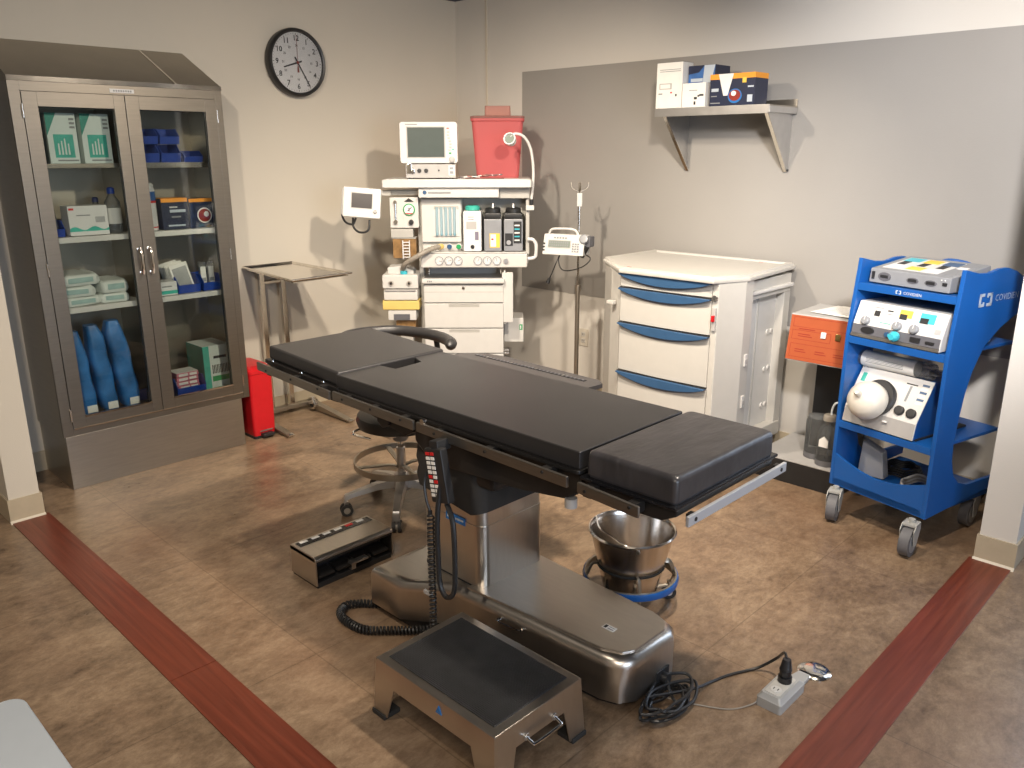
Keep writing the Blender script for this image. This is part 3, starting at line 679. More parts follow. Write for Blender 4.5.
# ================================================================== ANESTHESIA MACHINE (diagonal across the corner)
MF = Matrix.Translation((1.091, -0.563, 0)) @ RZ(44.26)
mach = thing('anesthesia_machine', 'cream anesthesia machine with flow tubes, vaporizers and three drawers, across the corner', 'anesthesia machine', (1.091, -0.563, 0), 44.26)
def mp(name, b, parent=None): return b.build(name, parent or mach)
b = MB('machine_cream')
b.box(-0.540, -0.052, 0.02, 0.50, 0.12, 0.83, bev=0.006); b.box(-0.52, -0.07, 0.04, 0.48, 0.08, 0.12, 'black_plastic'); mp('cabinet_body', b)
for (z0, z1, pull) in ((0.712, 0.822, False), (0.553, 0.706, True), (0.392, 0.547, True), (0.14, 0.386, True)):
    b = MB('machine_cream'); b.box(-0.540, -0.052, -0.004, 0.022, z0, z1, bev=0.005)
    if pull: b.box(-0.388, -0.200, -0.0055, -0.002, z1-0.022, z1-0.002, 'machine_grey', bev=0.002); b.box(-0.388, -0.200, -0.009, -0.003, z1-0.005, z1-0.001, 'machine_cream')
    else: b.box(-0.54, -0.052, -0.0048, 0.0, z0+0.064, z0+0.067, 'machine_grey')
    d = mp('drawer', b)
    if not pull:
        k = MB('chrome'); k.cyl((-0.296, -0.009, z0+0.090), (-0.296, 0.0, z0+0.090), 0.009, n=14); k.cyl((-0.296, -0.010, z0+0.09), (-0.296, -0.008, z0+0.09), 0.004, n=8, m='ink'); k.build('lock', d)
b = MB('machine_cream'); b.box(-0.548, -0.045, -0.03, 0.40, 0.832, 0.862, bev=0.008)
mp('worktop', b)
b = MB('steel_bright'); b.prism([(-0.015, 0.862), (0.17, 0.862), (0.17, 0.866), (-0.015, 0.866)], -0.535, -0.06, 'alu', ax='x'); mp('worktop_tray', b)
b = MB('grey_ink'); [b.box(-0.515+0.011*k, -0.508+0.011*k, -0.0312, -0.0295, 0.842, 0.852) for k in range(3)]; mp('model_label', b)
for x in (-0.52, -0.07):
    b = MB('chrome'); b.cyl((x, 0.16, 0.866), (x, 0.16, 0.915), 0.006, n=10); mp('tray_post', b)
# upper column
b = MB('machine_cream')
b.box(-0.548, -0.300, 0.09, 0.40, 0.93, 1.335, bev=0.006)
b.box(-0.300, 0.105, 0.16, 0.40, 0.93, 1.335, 'machine_grey', bev=0.004)
b.box(-0.52, -0.10, 0.18, 0.40, 0.86, 0.93, 'machine_cream'); mp('upper_body', b)
b = MB('machine_cream'); b.box(-0.553, 0.095, 0.0, 0.20, 0.925, 1.012, bev=0.010)
b.box(-0.546, 0.088, 0.0, 0.20, 1.012, 1.018, 'offwhite', bev=0.002); gl = mp('gauge_ledge', b)
for x in (-0.440, -0.382, -0.325, -0.205, -0.148, -0.090):
    b = MB('white'); b.lathe([(0.022, 0), (0.022, 0.005), (0.0215, 0.006)], M=TM(x, -0.001, 0.968) @ RX(90), n=24)
    for k in range(9):
        a = R(-30 + 30*k); b.box(-0.0008, 0.0008, 0.014, 0.019, 0.006, 0.0068, 'ink', M=TM(x, -0.001, 0.968) @ RX(90) @ RZ(math.degrees(a)-90))
    b.box(-0.001, 0.001, -0.003, 0.016, 0.007, 0.0078, 'ink', M=TM(x, -0.001, 0.968) @ RX(90) @ RZ(35 + x*300)); b.lathe([(0.0235, 0.0055), (0.026, 0.0068), (0.0268, 0.003)], m='panel_grey', M=TM(x, -0.001, 0.968) @ RX(90), n=24); b.build('gauge', gl)
k = MB('alu'); k.cyl((-0.035, -0.015, 0.968), (-0.035, 0.0, 0.968), 0.014, n=16); k.build('switch', gl)
# flow tube panel
b = MB('machine_cream')
b.box(-0.545, -0.306, 0.06, 0.10, 1.075, 1.330, bev=0.004); b.box(-0.475, -0.315, 0.055, 0.062, 1.110, 1.292, 'offwhite'); b.box(-0.470, -0.320, 0.0535, 0.056, 1.270, 1.292, 'machine_grey')
fp = mp('flow_panel', b)
for x in (-0.452, -0.425, -0.398, -0.372, -0.346):
    b = MB('flow_tube'); b.cyl((x, 0.045, 1.115), (x, 0.045, 1.285), 0.008, n=12); b.cyl((x, 0.045, 1.118), (x, 0.045, 1.13), 0.006, n=10, m='cyan')
    b.box(x+0.009, x+0.012, 0.050, 0.0545, 1.12, 1.28, 'white'); b.build('flow_tube', fp)
for x, mm in ((-0.435, 'yellow'), (-0.378, 'handle_blue'), (-0.322, 'green')):
    b = MB('white'); b.lathe([(0.017, 0), (0.017, 0.012), (0.013, 0.014)], M=TM(x, 0.05, 1.050) @ RX(90), n=18, m='offwhite'); b.lathe([(0.014, 0.014), (0.015, 0.034), (0.011, 0.038)], M=TM(x, 0.05, 1.050) @ RX(90), n=14, m=mm); b.build('flow_knob', gl)
# hood and frame
b = MB('machine_cream'); b.box(-0.553, -0.075, -0.012, 0.30, 1.342, 1.402, bev=0.006); b.lathe([(0.012, 0), (0.012, 0.001)], m='handle_blue', M=TM(-0.515, -0.012, 1.372) @ RX(90), n=20)
b.box(-0.495, -0.36, -0.0135, -0.0115, 1.366, 1.376, 'grey_ink')
mp('hood', b)
b = MB('machine_grey'); b.box(-0.075, 0.108, 0.03, 0.30, 1.335, 1.400, bev=0.005); b.box(-0.75, -0.553, 0.05, 0.12, 1.355, 1.385, bev=0.004)
b.box(0.085, 0.108, 0.05, 0.30, 1.0, 1.36, bev=0.005); mp('rail_frame', b)
b = MB('machine_cream'); b.prism(rrect(-0.765, 0.118, -0.035, 0.47, 0.012), 1.402, 1.446, bev=0.008); b.prism(rrect(-0.755, 0.108, -0.025, 0.46, 0.03), 1.446, 1.449, 'offwhite'); mp('top_shelf', b)
# vaporizers
def vap(x0, x1, body, cap, style):
    b = MB(body); b.box(x0, x1, 0.02, 0.15, 1.022, 1.262 if style == 'agent' else 1.215, bev=0.008)
    cx = (x0+x1)/2
    if style == 'agent':
        b.box(x0+0.02, x1-0.03, 0.0185, 0.021, 1.155, 1.20, 'tray_grey'); b.box(x1-0.04, x1-0.018, 0.0185, 0.021, 1.09, 1.14, 'purple_grey'); b.cyl((cx, 0.012, 1.05), (cx, 0.02, 1.05), 0.012, n=14, m='black_plastic')
        for z in (1.225, 1.21): b.box(x0+0.03, x1-0.045, 0.0188, 0.021, z, z+0.004, 'grey_ink')
    elif style == 'grey':
        b.box(x0+0.035, x1-0.012, 0.0185, 0.021, 1.045, 1.13, 'yellow_label'); b.box(x0+0.04, x1-0.035, 0.0175, 0.021, 1.05, 1.125, 'paper'); b.box(x0+0.045, x1-0.05, 0.017, 0.021, 1.09, 1.10, 'red_dot')
    else:
        b.box(x0+0.008, x0+0.055, 0.0185, 0.021, 1.055, 1.13, 'ink'); b.box(x0+0.06, x1-0.008, 0.0185, 0.021, 1.07, 1.20, 'ink')
        for k in range(5): b.box(x0+0.065, x1-0.02, 0.0175, 0.0195, 1.085+0.022*k, 1.093+0.022*k, 'cyan' if k % 2 else 'paper')
        b.cyl((x0+0.03, 0.012, 1.075), (x0+0.03, 0.02, 1.075), 0.014, n=14, m='alu')
    v = mp('vaporizer', b)
    b = MB(cap)
    if style == 'agent': b.lathe([(0.040, 0), (0.045, 0.005), (0.045, 0.022), (0.036, 0.030)], c=(cx, 0.085, 1.262), n=28)
    else:
        b.box(x0+0.004, x1-0.004, 0.025, 0.145, 1.215, 1.250, bev=0.008); b.lathe([(0.047, 0), (0.047, 0.022), (0.040, 0.028)], c=(cx, 0.085, 1.250), n=24)
        b.lathe([(0.013, 0), (0.011, 0.022), (0.006, 0.028)], c=(cx, 0.075, 1.278), n=14, m='alu')
    b.build('dial', v)
vap(-0.293, -0.182, 'white', 'teal', 'agent'); vap(-0.168, -0.060, 'panel_grey', 'black_plastic', 'grey'); vap(-0.048, 0.068, 'panel_grey', 'black_plastic', 'dark')
# handle, flap and side box at the right
b = MB('white'); b.tube(smoothpts([(0.095, 0.03, 1.095), (0.130, 0.03, 1.090), (0.148, 0.03, 1.060), (0.148, 0.03, 1.02), (0.140, 0.03, 0.985), (0.092, 0.03, 0.975)]), 0.011, n=10); mp('side_handle', b)
b = MB('machine_cream'); b.box(-0.048, -0.038, 0.02, 0.12, 0.57, 0.905, bev=0.003); b.box(-0.060, 0.008, 0.008, 0.020, 0.585, 0.895, bev=0.004, M=Matrix.Identity(4)); mp('side_flap', b)
b = MB('machine_cream'); b.box(-0.050, 0.075, 0.14, 0.34, 0.430, 0.585, bev=0.006); b.box(0.048, 0.068, 0.1385, 0.141, 0.51, 0.545, 'green'); b.box(0.052, 0.060, 0.138, 0.141, 0.516, 0.538, 'white'); mp('side_box', b)
for z in (0.395, 0.378):
    b = MB('alu'); b.box(-0.05, -0.02, 0.02, 0.05, z, z+0.012, bev=0.002); mp('bracket', b)
# left column with bellows, canister and absorber
b = MB('machine_grey'); b.box(-0.575, -0.545, 0.12, 0.20, 0.10, 1.36, bev=0.004); mp('left_upright', b)
b = MB('machine_cream'); b.box(-0.735, -0.562, 0.05, 0.13, 1.160, 1.342, bev=0.005)
b.box(-0.735, -0.60, 0.06, 0.12, 1.10, 1.155, 'machine_grey', bev=0.004)
gp = mp('suction_panel', b)
k = MB('chrome'); k.cyl((-0.700, 0.045, 1.20), (-0.700, 0.045, 1.315), 0.007, n=10); k.cyl((-0.700, 0.03, 1.198), (-0.700, 0.05, 1.198), 0.012, n=12); k.cyl((-0.700, 0.03, 1.315), (-0.700, 0.05, 1.315), 0.010, n=12); k.build('flow_meter', gp)
k = MB('white'); k.lathe([(0.036, 0), (0.036, 0.008), (0.031, 0.010)], M=TM(-0.618, 0.05, 1.270) @ RX(90), n=28, m='green'); k.lathe([(0.029, 0.010), (0.029, 0.0115)], M=TM(-0.618, 0.05, 1.270) @ RX(90), n=28, m='white')
k.prism([(-0.024, -0.020), (0.024, -0.020), (0.018, -0.026), (-0.018, -0.026)], 0.0115, 0.0122, 'red_dot', M=TM(-0.618, 0.05, 1.270) @ RX(90)); k.box(-0.002, 0.002, -0.01, 0.022, 0.012, 0.013, 'ink', M=TM(-0.618, 0.05, 1.270) @ RX(90) @ RZ(-50))
k.text('2', 0.028, TM(-0.618, 0.037, 1.270) @ RX(90), 'ink'); k.build('pressure_gauge', gp)
k = MB('black_plastic'); k.lathe([(0.016, 0), (0.014, 0.02)], M=TM(-0.608, 0.05, 1.195) @ RX(90), n=12); k.build('selector_knob', gp)
k = MB('black_plastic'); k.prism([(-0.03, 0), (0.03, 0), (0.0, 0.022)], 0.045, 0.0502, M=TM(-0.618, 0, 1.316), ax='y'); k.build('pointer_emblem', gp)
b = MB('amber'); b.box(-0.728, -0.585, 0.07, 0.16, 0.975, 1.095, bev=0.004); b.box(-0.728, -0.585, 0.065, 0.165, 1.095, 1.10, 'machine_grey'); mp('bellows_housing', b)
b = MB('white')
b.box(-0.668, -0.662, 0.055, 0.065, 0.97, 1.085); b.box(-0.628, -0.622, 0.055, 0.065, 0.97, 1.085)
for k in range(6): b.box(-0.662, -0.628, 0.056, 0.062, 0.98+0.018*k, 0.986+0.018*k)
mp('bellows_scale', b)
b = MB('machine_cream'); b.box(-0.790, -0.570, -0.02, 0.20, 0.800, 0.885, bev=0.010); b.box(-0.785, -0.575, -0.018, 0.19, 0.728, 0.795, 'machine_cream', bev=0.010); b.box(-0.775, -0.585, -0.028, 0.02, 0.788, 0.796, 'tray_grey', bev=0.002)
ab = mp('absorber', b)
for x in (-0.735, -0.625):
    k = MB('chrome'); k.lathe([(0.017, 0), (0.017, 0.006), (0.010, 0.016)], M=TM(x, -0.02, 0.835) @ RX(90), n=16); k.cyl((x, -0.038, 0.835), (x, -0.034, 0.835), 0.006, n=8, m='ink'); k.build('clamp_knob', ab)
b = MB('machine_cream'); b.prism([(-0.76, 0.885), (-0.60, 0.885), (-0.60, 0.905), (-0.68, 0.935), (-0.76, 0.925)], 0.02, 0.16, ax='y', bev=0.005); b.lathe([(0.030, 0), (0.030, 0.03), (0.02, 0.035)], c=(-0.62, 0.05, 0.89), n=20, m='clear_plastic'); b.lathe([(0.022, 0), (0.022, 0.02)], c=(-0.66, 0.02, 0.886), n=16, m='cyan'); mp('absorber_head', b)
b = MB('yellow'); b.box(-0.795, -0.568, -0.01, 0.19, 0.668, 0.726, bev=0.006); mp('absorber_tray', b)
b = MB('machine_cream'); b.box(-0.765, -0.59, 0.0, 0.17, 0.60, 0.666, bev=0.006); b.box(-0.73, -0.63, -0.003, 0.02, 0.605, 0.64, 'panel_dark'); b.box(-0.72, -0.60, 0.03, 0.15, 0.52, 0.60, 'amber'); mp('lower_canister', b)
b = MB('machine_grey'); b.box(-0.70, -0.62, 0.05, 0.13, 0.09, 0.52, bev=0.004); b.box(-0.70, -0.54, 0.05, 0.13, 0.09, 0.14, bev=0.004); mp('lower_bracket', b)
b = MB('hose_grey'); hp = smoothpts([(-0.668, 0.02, 0.912), (-0.640, -0.03, 0.955), (-0.560, -0.05, 1.005), (-0.490, -0.03, 1.040), (-0.438, 0.02, 1.050)], 10)
b.tube(hp, [0.015 + 0.0022*math.sin(i*2.2) for i in range(len(hp))], n=10); b.cyl(hp[-1], hp[-1] + Vector((0.014, 0.02, 0.0)), 0.017, n=12, m='yellow'); mp('breathing_hose', b)
b = MB('machine_grey'); b.box(-0.58, -0.03, 0.04, 0.10, 0.045, 0.09); b.box(-0.58, -0.03, 0.42, 0.48, 0.045, 0.09); b.box(-0.33, -0.27, 0.10, 0.42, 0.045, 0.085); mp('chassis', b)
for x, y in ((-0.56, 0.07), (-0.05, 0.07), (-0.56, 0.45), (-0.05, 0.45)):
    b = MB('rubber_grey'); b.cyl((x-0.015, y, 0.03), (x+0.015, y, 0.03), 0.030, n=18); b.box(x-0.022, x+0.022, y-0.012, y+0.012, 0.03, 0.06, 'alu'); mp('caster', b)
# swing arm display
DF = Matrix.Translation((-0.862, -0.16, 1.322)) @ RZ(6) @ RX(-6) @ RY(5)
b = MB('offwhite', DF); b.box(-0.108, 0.108, -0.02, 0.03, -0.085, 0.085, bev=0.008); b.box(-0.118, -0.085, 0.0, 0.09, -0.075, 0.075, bev=0.008)
b.box(-0.058, 0.058, -0.0215, -0.019, -0.030, 0.052, 'screen_dark', bev=0.001); b.box(-0.062, 0.062, -0.0208, -0.019, -0.034, 0.056, 'tray_grey')
b.lathe([(0.011, 0), (0.009, 0.014)], M=TM(0.078, -0.02, -0.045) @ RX(90), n=14, m='tray_grey')
dp = mp('display_unit', b)
b = MB('machine_grey'); b.box(-0.80, -0.72, 0.02, 0.10, 1.352, 1.382, bev=0.004); b.box(-0.86, -0.79, -0.10, 0.07, 1.355, 1.378, bev=0.004); mp('swing_arm', b)
b = MB('black_plastic'); b.tube(smoothpts([(-0.945, -0.12, 1.31), (-0.985, -0.13, 1.27), (-0.97, -0.14, 1.215), (-0.925, -0.15, 1.20), (-0.905, -0.14, 1.235)]), 0.0065, n=8)
b.tube(smoothpts([(-0.925, -0.13, 1.235), (-0.920, -0.15, 1.185), (-0.885, -0.16, 1.155), (-0.835, -0.16, 1.165), (-0.825, -0.15, 1.225)]), 0.0065, n=8); b.build('cable', dp)
# gooseneck lamp
b = MB('machine_cream'); b.box(0.085, 0.135, 0.02, 0.07, 1.265, 1.295, bev=0.004); b.cyl((0.118, 0.04, 1.29), (0.118, 0.04, 1.33), 0.012, n=12, m='black_plastic'); lb = mp('lamp_bracket', b)
GP = smoothpts([(0.118, 0.04, 1.325), (0.128, 0.04, 1.42), (0.128, 0.035, 1.52), (0.112, 0.02, 1.62), (0.075, 0.0, 1.685), (0.025, -0.01, 1.705), (-0.005, -0.015, 1.685)], 8)
b = MB('offwhite'); b.tube(GP, 0.0085, n=10); mp('gooseneck', b)
LF = Matrix.Translation((-0.008, -0.02, 1.672)) @ Matrix.Rotation(R(-35), 4, 'Y') @ RX(65)
b = MB('white', LF); b.lathe([(0.018, -0.05), (0.030, -0.03), (0.036, 0.0), (0.036, 0.018), (0.030, 0.018), (0.028, 0.004), (0.004, 0.002)], n=28); b.lathe([(0.027, 0.005), (0.027, 0.0065)], n=24, m='lcd'); mp('lamp_head', b)
# anchor everything on the shelf ------------------------------------
def onm(name, b, label, cat, x, y, z, rz=0):
    P = MF @ Vector((x, y, z)); o = b.build(name); o.location = P; o.rotation_euler = (0, 0, R(44.26+rz)); return tag(o, label, cat)
def tm(name, label, cat, x, y, z, rz=0):
    P = MF @ Vector((x, y, z)); return thing(name, label, cat, tuple(P), 44.26+rz)
mo = tm('patient_monitor', 'boxy cream monitor with dark grey screen on top of the machine shelf', 'monitor', -0.487, 0.12, 1.449, 4)
b = MB('tray_grey'); b.box(-0.145, 0.150, -0.10, 0.12, 0.006, 0.085, bev=0.004); b.box(-0.14, -0.11, -0.105, -0.09, 0.03, 0.09, 'chrome', bev=0.003)
for x in (-0.065, -0.025): b.lathe([(0.012, 0), (0.012, 0.008), (0.006, 0.008)], M=TM(x, -0.10, 0.048) @ RX(90), n=16, m='ink')
b.lathe([(0.014, 0), (0.014, 0.008), (0.008, 0.010)], M=TM(-0.105, -0.10, 0.045) @ RX(90), n=16, m='chrome'); b.lathe([(0.005, 0), (0.005, 0.006)], M=TM(0.05, -0.10, 0.05) @ RX(90), n=10, m='ink')
b.box(0.105, 0.145, -0.102, -0.09, 0.02, 0.078, 'offwhite', bev=0.002); b.box(0.115, 0.135, -0.1035, -0.10, 0.03, 0.045, 'panel_grey'); b.box(0.115, 0.135, -0.1035, -0.10, 0.055, 0.068, 'panel_grey')
for x in (-0.12, 0.12): b.box(x-0.012, x+0.012, -0.08, 0.10, 0.0, 0.007, 'rubber')
b.build('connector_module', mo)
b = MB('offwhite'); b.loft([[(x, -0.11, z) for x, z in rrect(-0.172, 0.162, 0.092, 0.322, 0.014)], [(x, -0.085, z) for x, z in rrect(-0.176, 0.166, 0.088, 0.326, 0.016)], [(x, 0.02, z) for x, z in rrect(-0.172, 0.162, 0.092, 0.322, 0.02)], [(x, 0.16, z) for x, z in rrect(-0.13, 0.12, 0.10, 0.28, 0.02)]])
b.box(-0.135, 0.092, -0.1115, -0.108, 0.120, 0.298, 'tray_grey', bev=0.001)
mc = b.build('casing', mo)
b = MB('screen_grey'); b.box(-0.128, 0.085, -0.114, -0.111, 0.126, 0.292); b.build('screen', mc)
b = MB('grey_ink'); b.box(-0.14, -0.07, -0.1115, -0.1095, 0.306, 0.312)
for k in range(7): b.box(0.108 + 0.006*math.sin(k*0.9)*1.2, 0.122 + 0.006*math.sin(k*0.9)*1.2, -0.1125, -0.11, 0.160+0.017*k, 0.168+0.017*k, 'tray_grey')
b.box(0.112, 0.126, -0.1125, -0.11, 0.142, 0.152, 'green'); b.box(0.130, 0.142, -0.1125, -0.11, 0.165, 0.172, 'teal'); b.box(0.100, 0.115, -0.1125, -0.11, 0.285, 0.290, 'red_dot'); b.build('button_panel', mc)
b = MB('tray_grey'); b.lathe([(0.017, 0), (0.016, 0.014), (0.010, 0.018)], M=TM(0.128, -0.11, 0.112) @ RX(90), n=20); b.build('rotary_knob', mc)
sh = tm('sharps_container', 'large translucent red sharps container on the machine top shelf', 'sharps container', -0.085, 0.30, 1.449)
b = MB('sharps_red'); 
def rr3(w, d, z, r=0.03): return [(x, y, z) for x, y in rrect(-w, w, -d, d, r)]
b.loft([rr3(0.128, 0.105, 0.0), rr3(0.130, 0.108, 0.01), rr3(0.156, 0.125, 0.330), rr3(0.163, 0.135, 0.335), rr3(0.163, 0.135, 0.348)]); b.build('bucket', sh)
b = MB('sharps_clear'); b.loft([rr3(0.164, 0.136, 0.349), rr3(0.164, 0.136, 0.360), rr3(0.150, 0.12, 0.364)]); b.build('rim_lid', sh)
b = MB('sharps_clear'); b.loft([rr3(0.080, 0.02, 0.365, 0.01), rr3(0.078, 0.018, 0.425, 0.01)]); b.build('lid_funnel', sh)
b = MB('dark_red'); b.box(0.038, 0.082, -0.1185, -0.115, 0.20, 0.29, M=RX(-3))
b.build('biohazard_label', sh)
b = MB('sharps_clear')
for k in range(7):
    a = k*0.9; b.tube(smoothpts([(-0.10 + 0.03*k*0.9 + 0.05*math.cos(a+t*1.3), 0.02*math.sin(a*1.7+t), 0.006 + 0.004*k*0.6 + 0.004*(t % 2)) for t in range(5)]), 0.0035, n=6, m=['clear_plastic', 'paper', 'sharps_clear'][k % 3])
b.box(-0.11, 0.12, -0.045, 0.045, 0.001, 0.003, 'sharps_clear')
onm('tubing_bundle', b, 'tangle of clear and pale tubing packets lying on the machine shelf before the red container', 'tubing', -0.165, 0.07, 1.4495)

# ================================================================== IV POLE WITH PUMP
px, py = 1.425, -0.335
o = thing('infusion_pole', 'thin steel infusion pole with hooks, between the corner machine and the drawer cart', 'pole', (px, py, 0))
b = MB('steel_dull'); b.cyl((0, 0, 0.07), (0, 0, 0.80), 0.0135, n=14); b.build('lower_tube', o)
b = MB('steel_bright'); b.cyl((0, 0, 0.80), (0, 0, 1.385), 0.0075, n=12); b.cyl((0, 0, 0.79), (0, 0, 0.83), 0.017, n=14, m='steel_dull'); b.build('upper_tube', o)
b = MB('steel_dull')
for k in range(4):
    a = PI/4 + k*PI/2; b.tube(smoothpts([(0, 0, 1.372), (0.018*math.cos(a), 0.018*math.sin(a), 1.385), (0.045*math.cos(a), 0.045*math.sin(a), 1.40), (0.052*math.cos(a), 0.052*math.sin(a), 1.432)]), 0.0035, n=6)
b.build('hooks', o)
b = MB('white'); b.box(-0.004, 0.030, -0.018, -0.010, 1.295, 1.372, bev=0.002); b.build('hanging_tag', o)
b = MB('black_metal'); b.lathe([(0.03, 0.045), (0.03, 0.08), (0.017, 0.09)], n=18)
for k in range(5):
    a = 2*PI*k/5; b.tube([(0, 0, 0.065), (0.21*math.cos(a), 0.21*math.sin(a), 0.058)], 0.012, n=8)
b.build('base', o)
for k in range(5):
    a = 2*PI*k/5; c = Vector((0.21*math.cos(a), 0.21*math.sin(a), 0.025)); t = Vector((-math.sin(a), math.cos(a), 0))*0.01
    b = MB('rubber'); b.cyl(c-t, c+t, 0.025, n=16); b.cyl(c, c+Vector((0, 0, 0.035)), 0.006, n=8, m='black_metal'); b.build('caster', o)
pu = thing('infusion_pump', 'white infusion pump with grey display clamped on the infusion pole', 'pump', (px+0.004, py-0.095, 1.022), 17)
b = MB('offwhite'); b.prism([(-0.07, 0), (0.06, 0), (0.06, 0.13), (-0.035, 0.135)], -0.165, 0.13, ax='x', bev=0.008)
b.build('body', pu)
PF = Matrix.Translation((-0.0175, -0.0525, 0.0675)) @ Matrix.Rotation(math.atan2(0.135, 0.035), 4, 'X')
b = MB('lcd', PF); b.box(-0.110, 0.055, -0.022, 0.030, -0.001, 0.003, 'tray_grey'); b.box(-0.104, 0.049, -0.017, 0.025, 0.003, 0.0042, 'lcd')
for r_ in range(2):
    for k in range(9): b.box(-0.10+0.016*k, -0.10+0.016*k+0.010, -0.010+0.018*r_, 0.002+0.018*r_, 0.0042, 0.0048, 'grey_ink')
b.build('display', pu)
b = MB('tray_grey', PF)
for r_ in range(4):
    for k in range(3): b.box(0.066+0.018*k, 0.078+0.018*k, -0.045+0.016*r_, -0.035+0.016*r_, 0.001, 0.005, 'panel_grey', bev=0.001)
for k in range(5): b.box(-0.07+0.02*k, -0.058+0.02*k, 0.040, 0.050, 0.001, 0.004, 'panel_grey')
for k in range(3): b.box(-0.145, -0.130, -0.045+0.022*k, -0.035+0.022*k, 0.001, 0.004, 'ink')
b.build('keypad', pu)
b = MB('offwhite'); b.tube(smoothpts([(-0.14, -0.01, 0.128), (-0.125, -0.012, 0.158), (-0.08, -0.015, 0.168), (0.04, -0.015, 0.166), (0.075, -0.012, 0.128)]), 0.008, n=10); b.build('carry_handle', pu)
b = MB('panel_dark'); b.cyl((0.02, 0.045, 0.10), (0.02, 0.09, 0.10), 0.016, n=14); b.box(0.055, 0.165, -0.03, 0.05, 0.055, 0.125, bev=0.008); b.lathe([(0.030, 0), (0.030, 0.022), (0.022, 0.026)], M=TM(0.125, -0.03, 0.105) @ RX(70), n=20, m='panel_grey'); b.cyl((0.10, -0.02, -0.005), (0.14, -0.03, 0.06), 0.020, n=14, m='black_plastic'); b.build('pole_clamp', pu)
b = MB('black_plastic'); b.tube(smoothpts([(0.12, -0.01, 0.01), (0.165, -0.02, -0.02), (0.12, -0.04, -0.07), (0.03, -0.05, -0.10), (-0.03, -0.045, -0.095), (-0.06, -0.03, -0.04), (-0.06, 0.0, 0.003)]), 0.004, n=6)
b.tube(smoothpts([(-0.06, -0.0, 0.004), (-0.075, -0.03, -0.05), (-0.10, -0.04, -0.12), (-0.12, -0.045, -0.165)]), 0.004, n=6); b.cyl((-0.12, -0.045, -0.165), (-0.131, -0.047, -0.195), 0.010, 0.014, n=10)
b.build('power_cord', pu)

pu.scale = (0.88, 0.88, 0.88)
# ================================================================== DRAWER CART
cart = thing('drawer_cart', 'tall cream medical cart with four drawers and blue crescent handles, against the back wall', 'cart', (2.2, -0.42, 0))
def cp(name, b, parent=None): return b.build(name, parent or cart, world=True)
TOP = [(1.77, -0.05), (1.77, -0.54), (2.075, -0.800), (2.615, -0.80), (2.70, -0.61), (2.655, -0.05)]
def off(P, d):
    cx, cy = 2.2, -0.4; return [(x + (cx-x)*d, y + (cy-y)*d) for x, y in P]
b = MB('beige_plastic'); b.prism(TOP, 1.015, 1.036, bev=0.006); 
b.loft([[(x, y, 1.034) for x, y in off(TOP, 0.02)], [(x, y, 1.047) for x, y in off(TOP, 0.03)], [(x, y, 1.047) for x, y in off(TOP, 0.085)], [(x, y, 1.038) for x, y in off(TOP, 0.11)]])
for (x, y) in ((2.11, -0.775), (2.50, -0.16)):
    for k in range(2): b.box(x+0.014*k, x+0.014*k+0.010, y-0.004, y+0.004, 1.0472, 1.0480, 'red_dot')
cp('top', b)
b = MB('beige_plastic')
b.prism([(1.80, -0.08), (1.80, -0.53), (2.04, -0.735), (2.59, -0.735), (2.60, -0.08)], 0.13, 1.015)
b.prism([(1.79, -0.54), (1.955, -0.70), (2.055, -0.755), (2.055, -0.70), (1.83, -0.50)], 0.12, 1.015, bev=0.004)      # left front post
b.prism([(2.592, -0.70), (2.592, -0.762), (2.625, -0.762), (2.690, -0.625), (2.690, -0.55), (2.615, -0.55)], 0.12, 1.015, bev=0.004)
cp('body', b)
b = MB('beige_plastic')
b.box(2.605, 2.655, -0.555, -0.09, 0.905, 1.000, bev=0.006); b.box(2.60, 2.675, -0.56, -0.10, 0.935, 0.952, 'offwhite', bev=0.004)
b.box(2.600, 2.650, -0.145, -0.075, 0.13, 0.91, bev=0.008); b.box(2.600, 2.655, -0.56, -0.08, 0.12, 0.20, bev=0.008)
b.box(2.600, 2.606, -0.55, -0.14, 0.20, 0.91, 'offwhite')
b.box(2.604, 2.612, -0.345, -0.335, 0.20, 0.91, 'beige_plastic')
for z in (0.70, 0.50, 0.30):
    for y in (-0.215, -0.175): b.cyl((2.605, y, z), (2.613, y, z), 0.014, n=16, m='offwhite'); 
    b.cyl((2.612, -0.175, z), (2.6145, -0.175, z), 0.009, n=12, m='tray_grey')
for z in (0.63, 0.42, 0.24): b.box(2.688, 2.698, -0.60, -0.575, z-0.03, z+0.03, 'offwhite', bev=0.003); b.box(2.690, 2.6995, -0.598, -0.577, z-0.018, z+0.005, 'tray_grey', bev=0.002)
b.box(2.605, 2.625, -0.54, -0.42, 0.60, 0.72, 'tray_grey', bev=0.008)
cp('side_panel', b)
DX0, DX1 = 2.062, 2.590
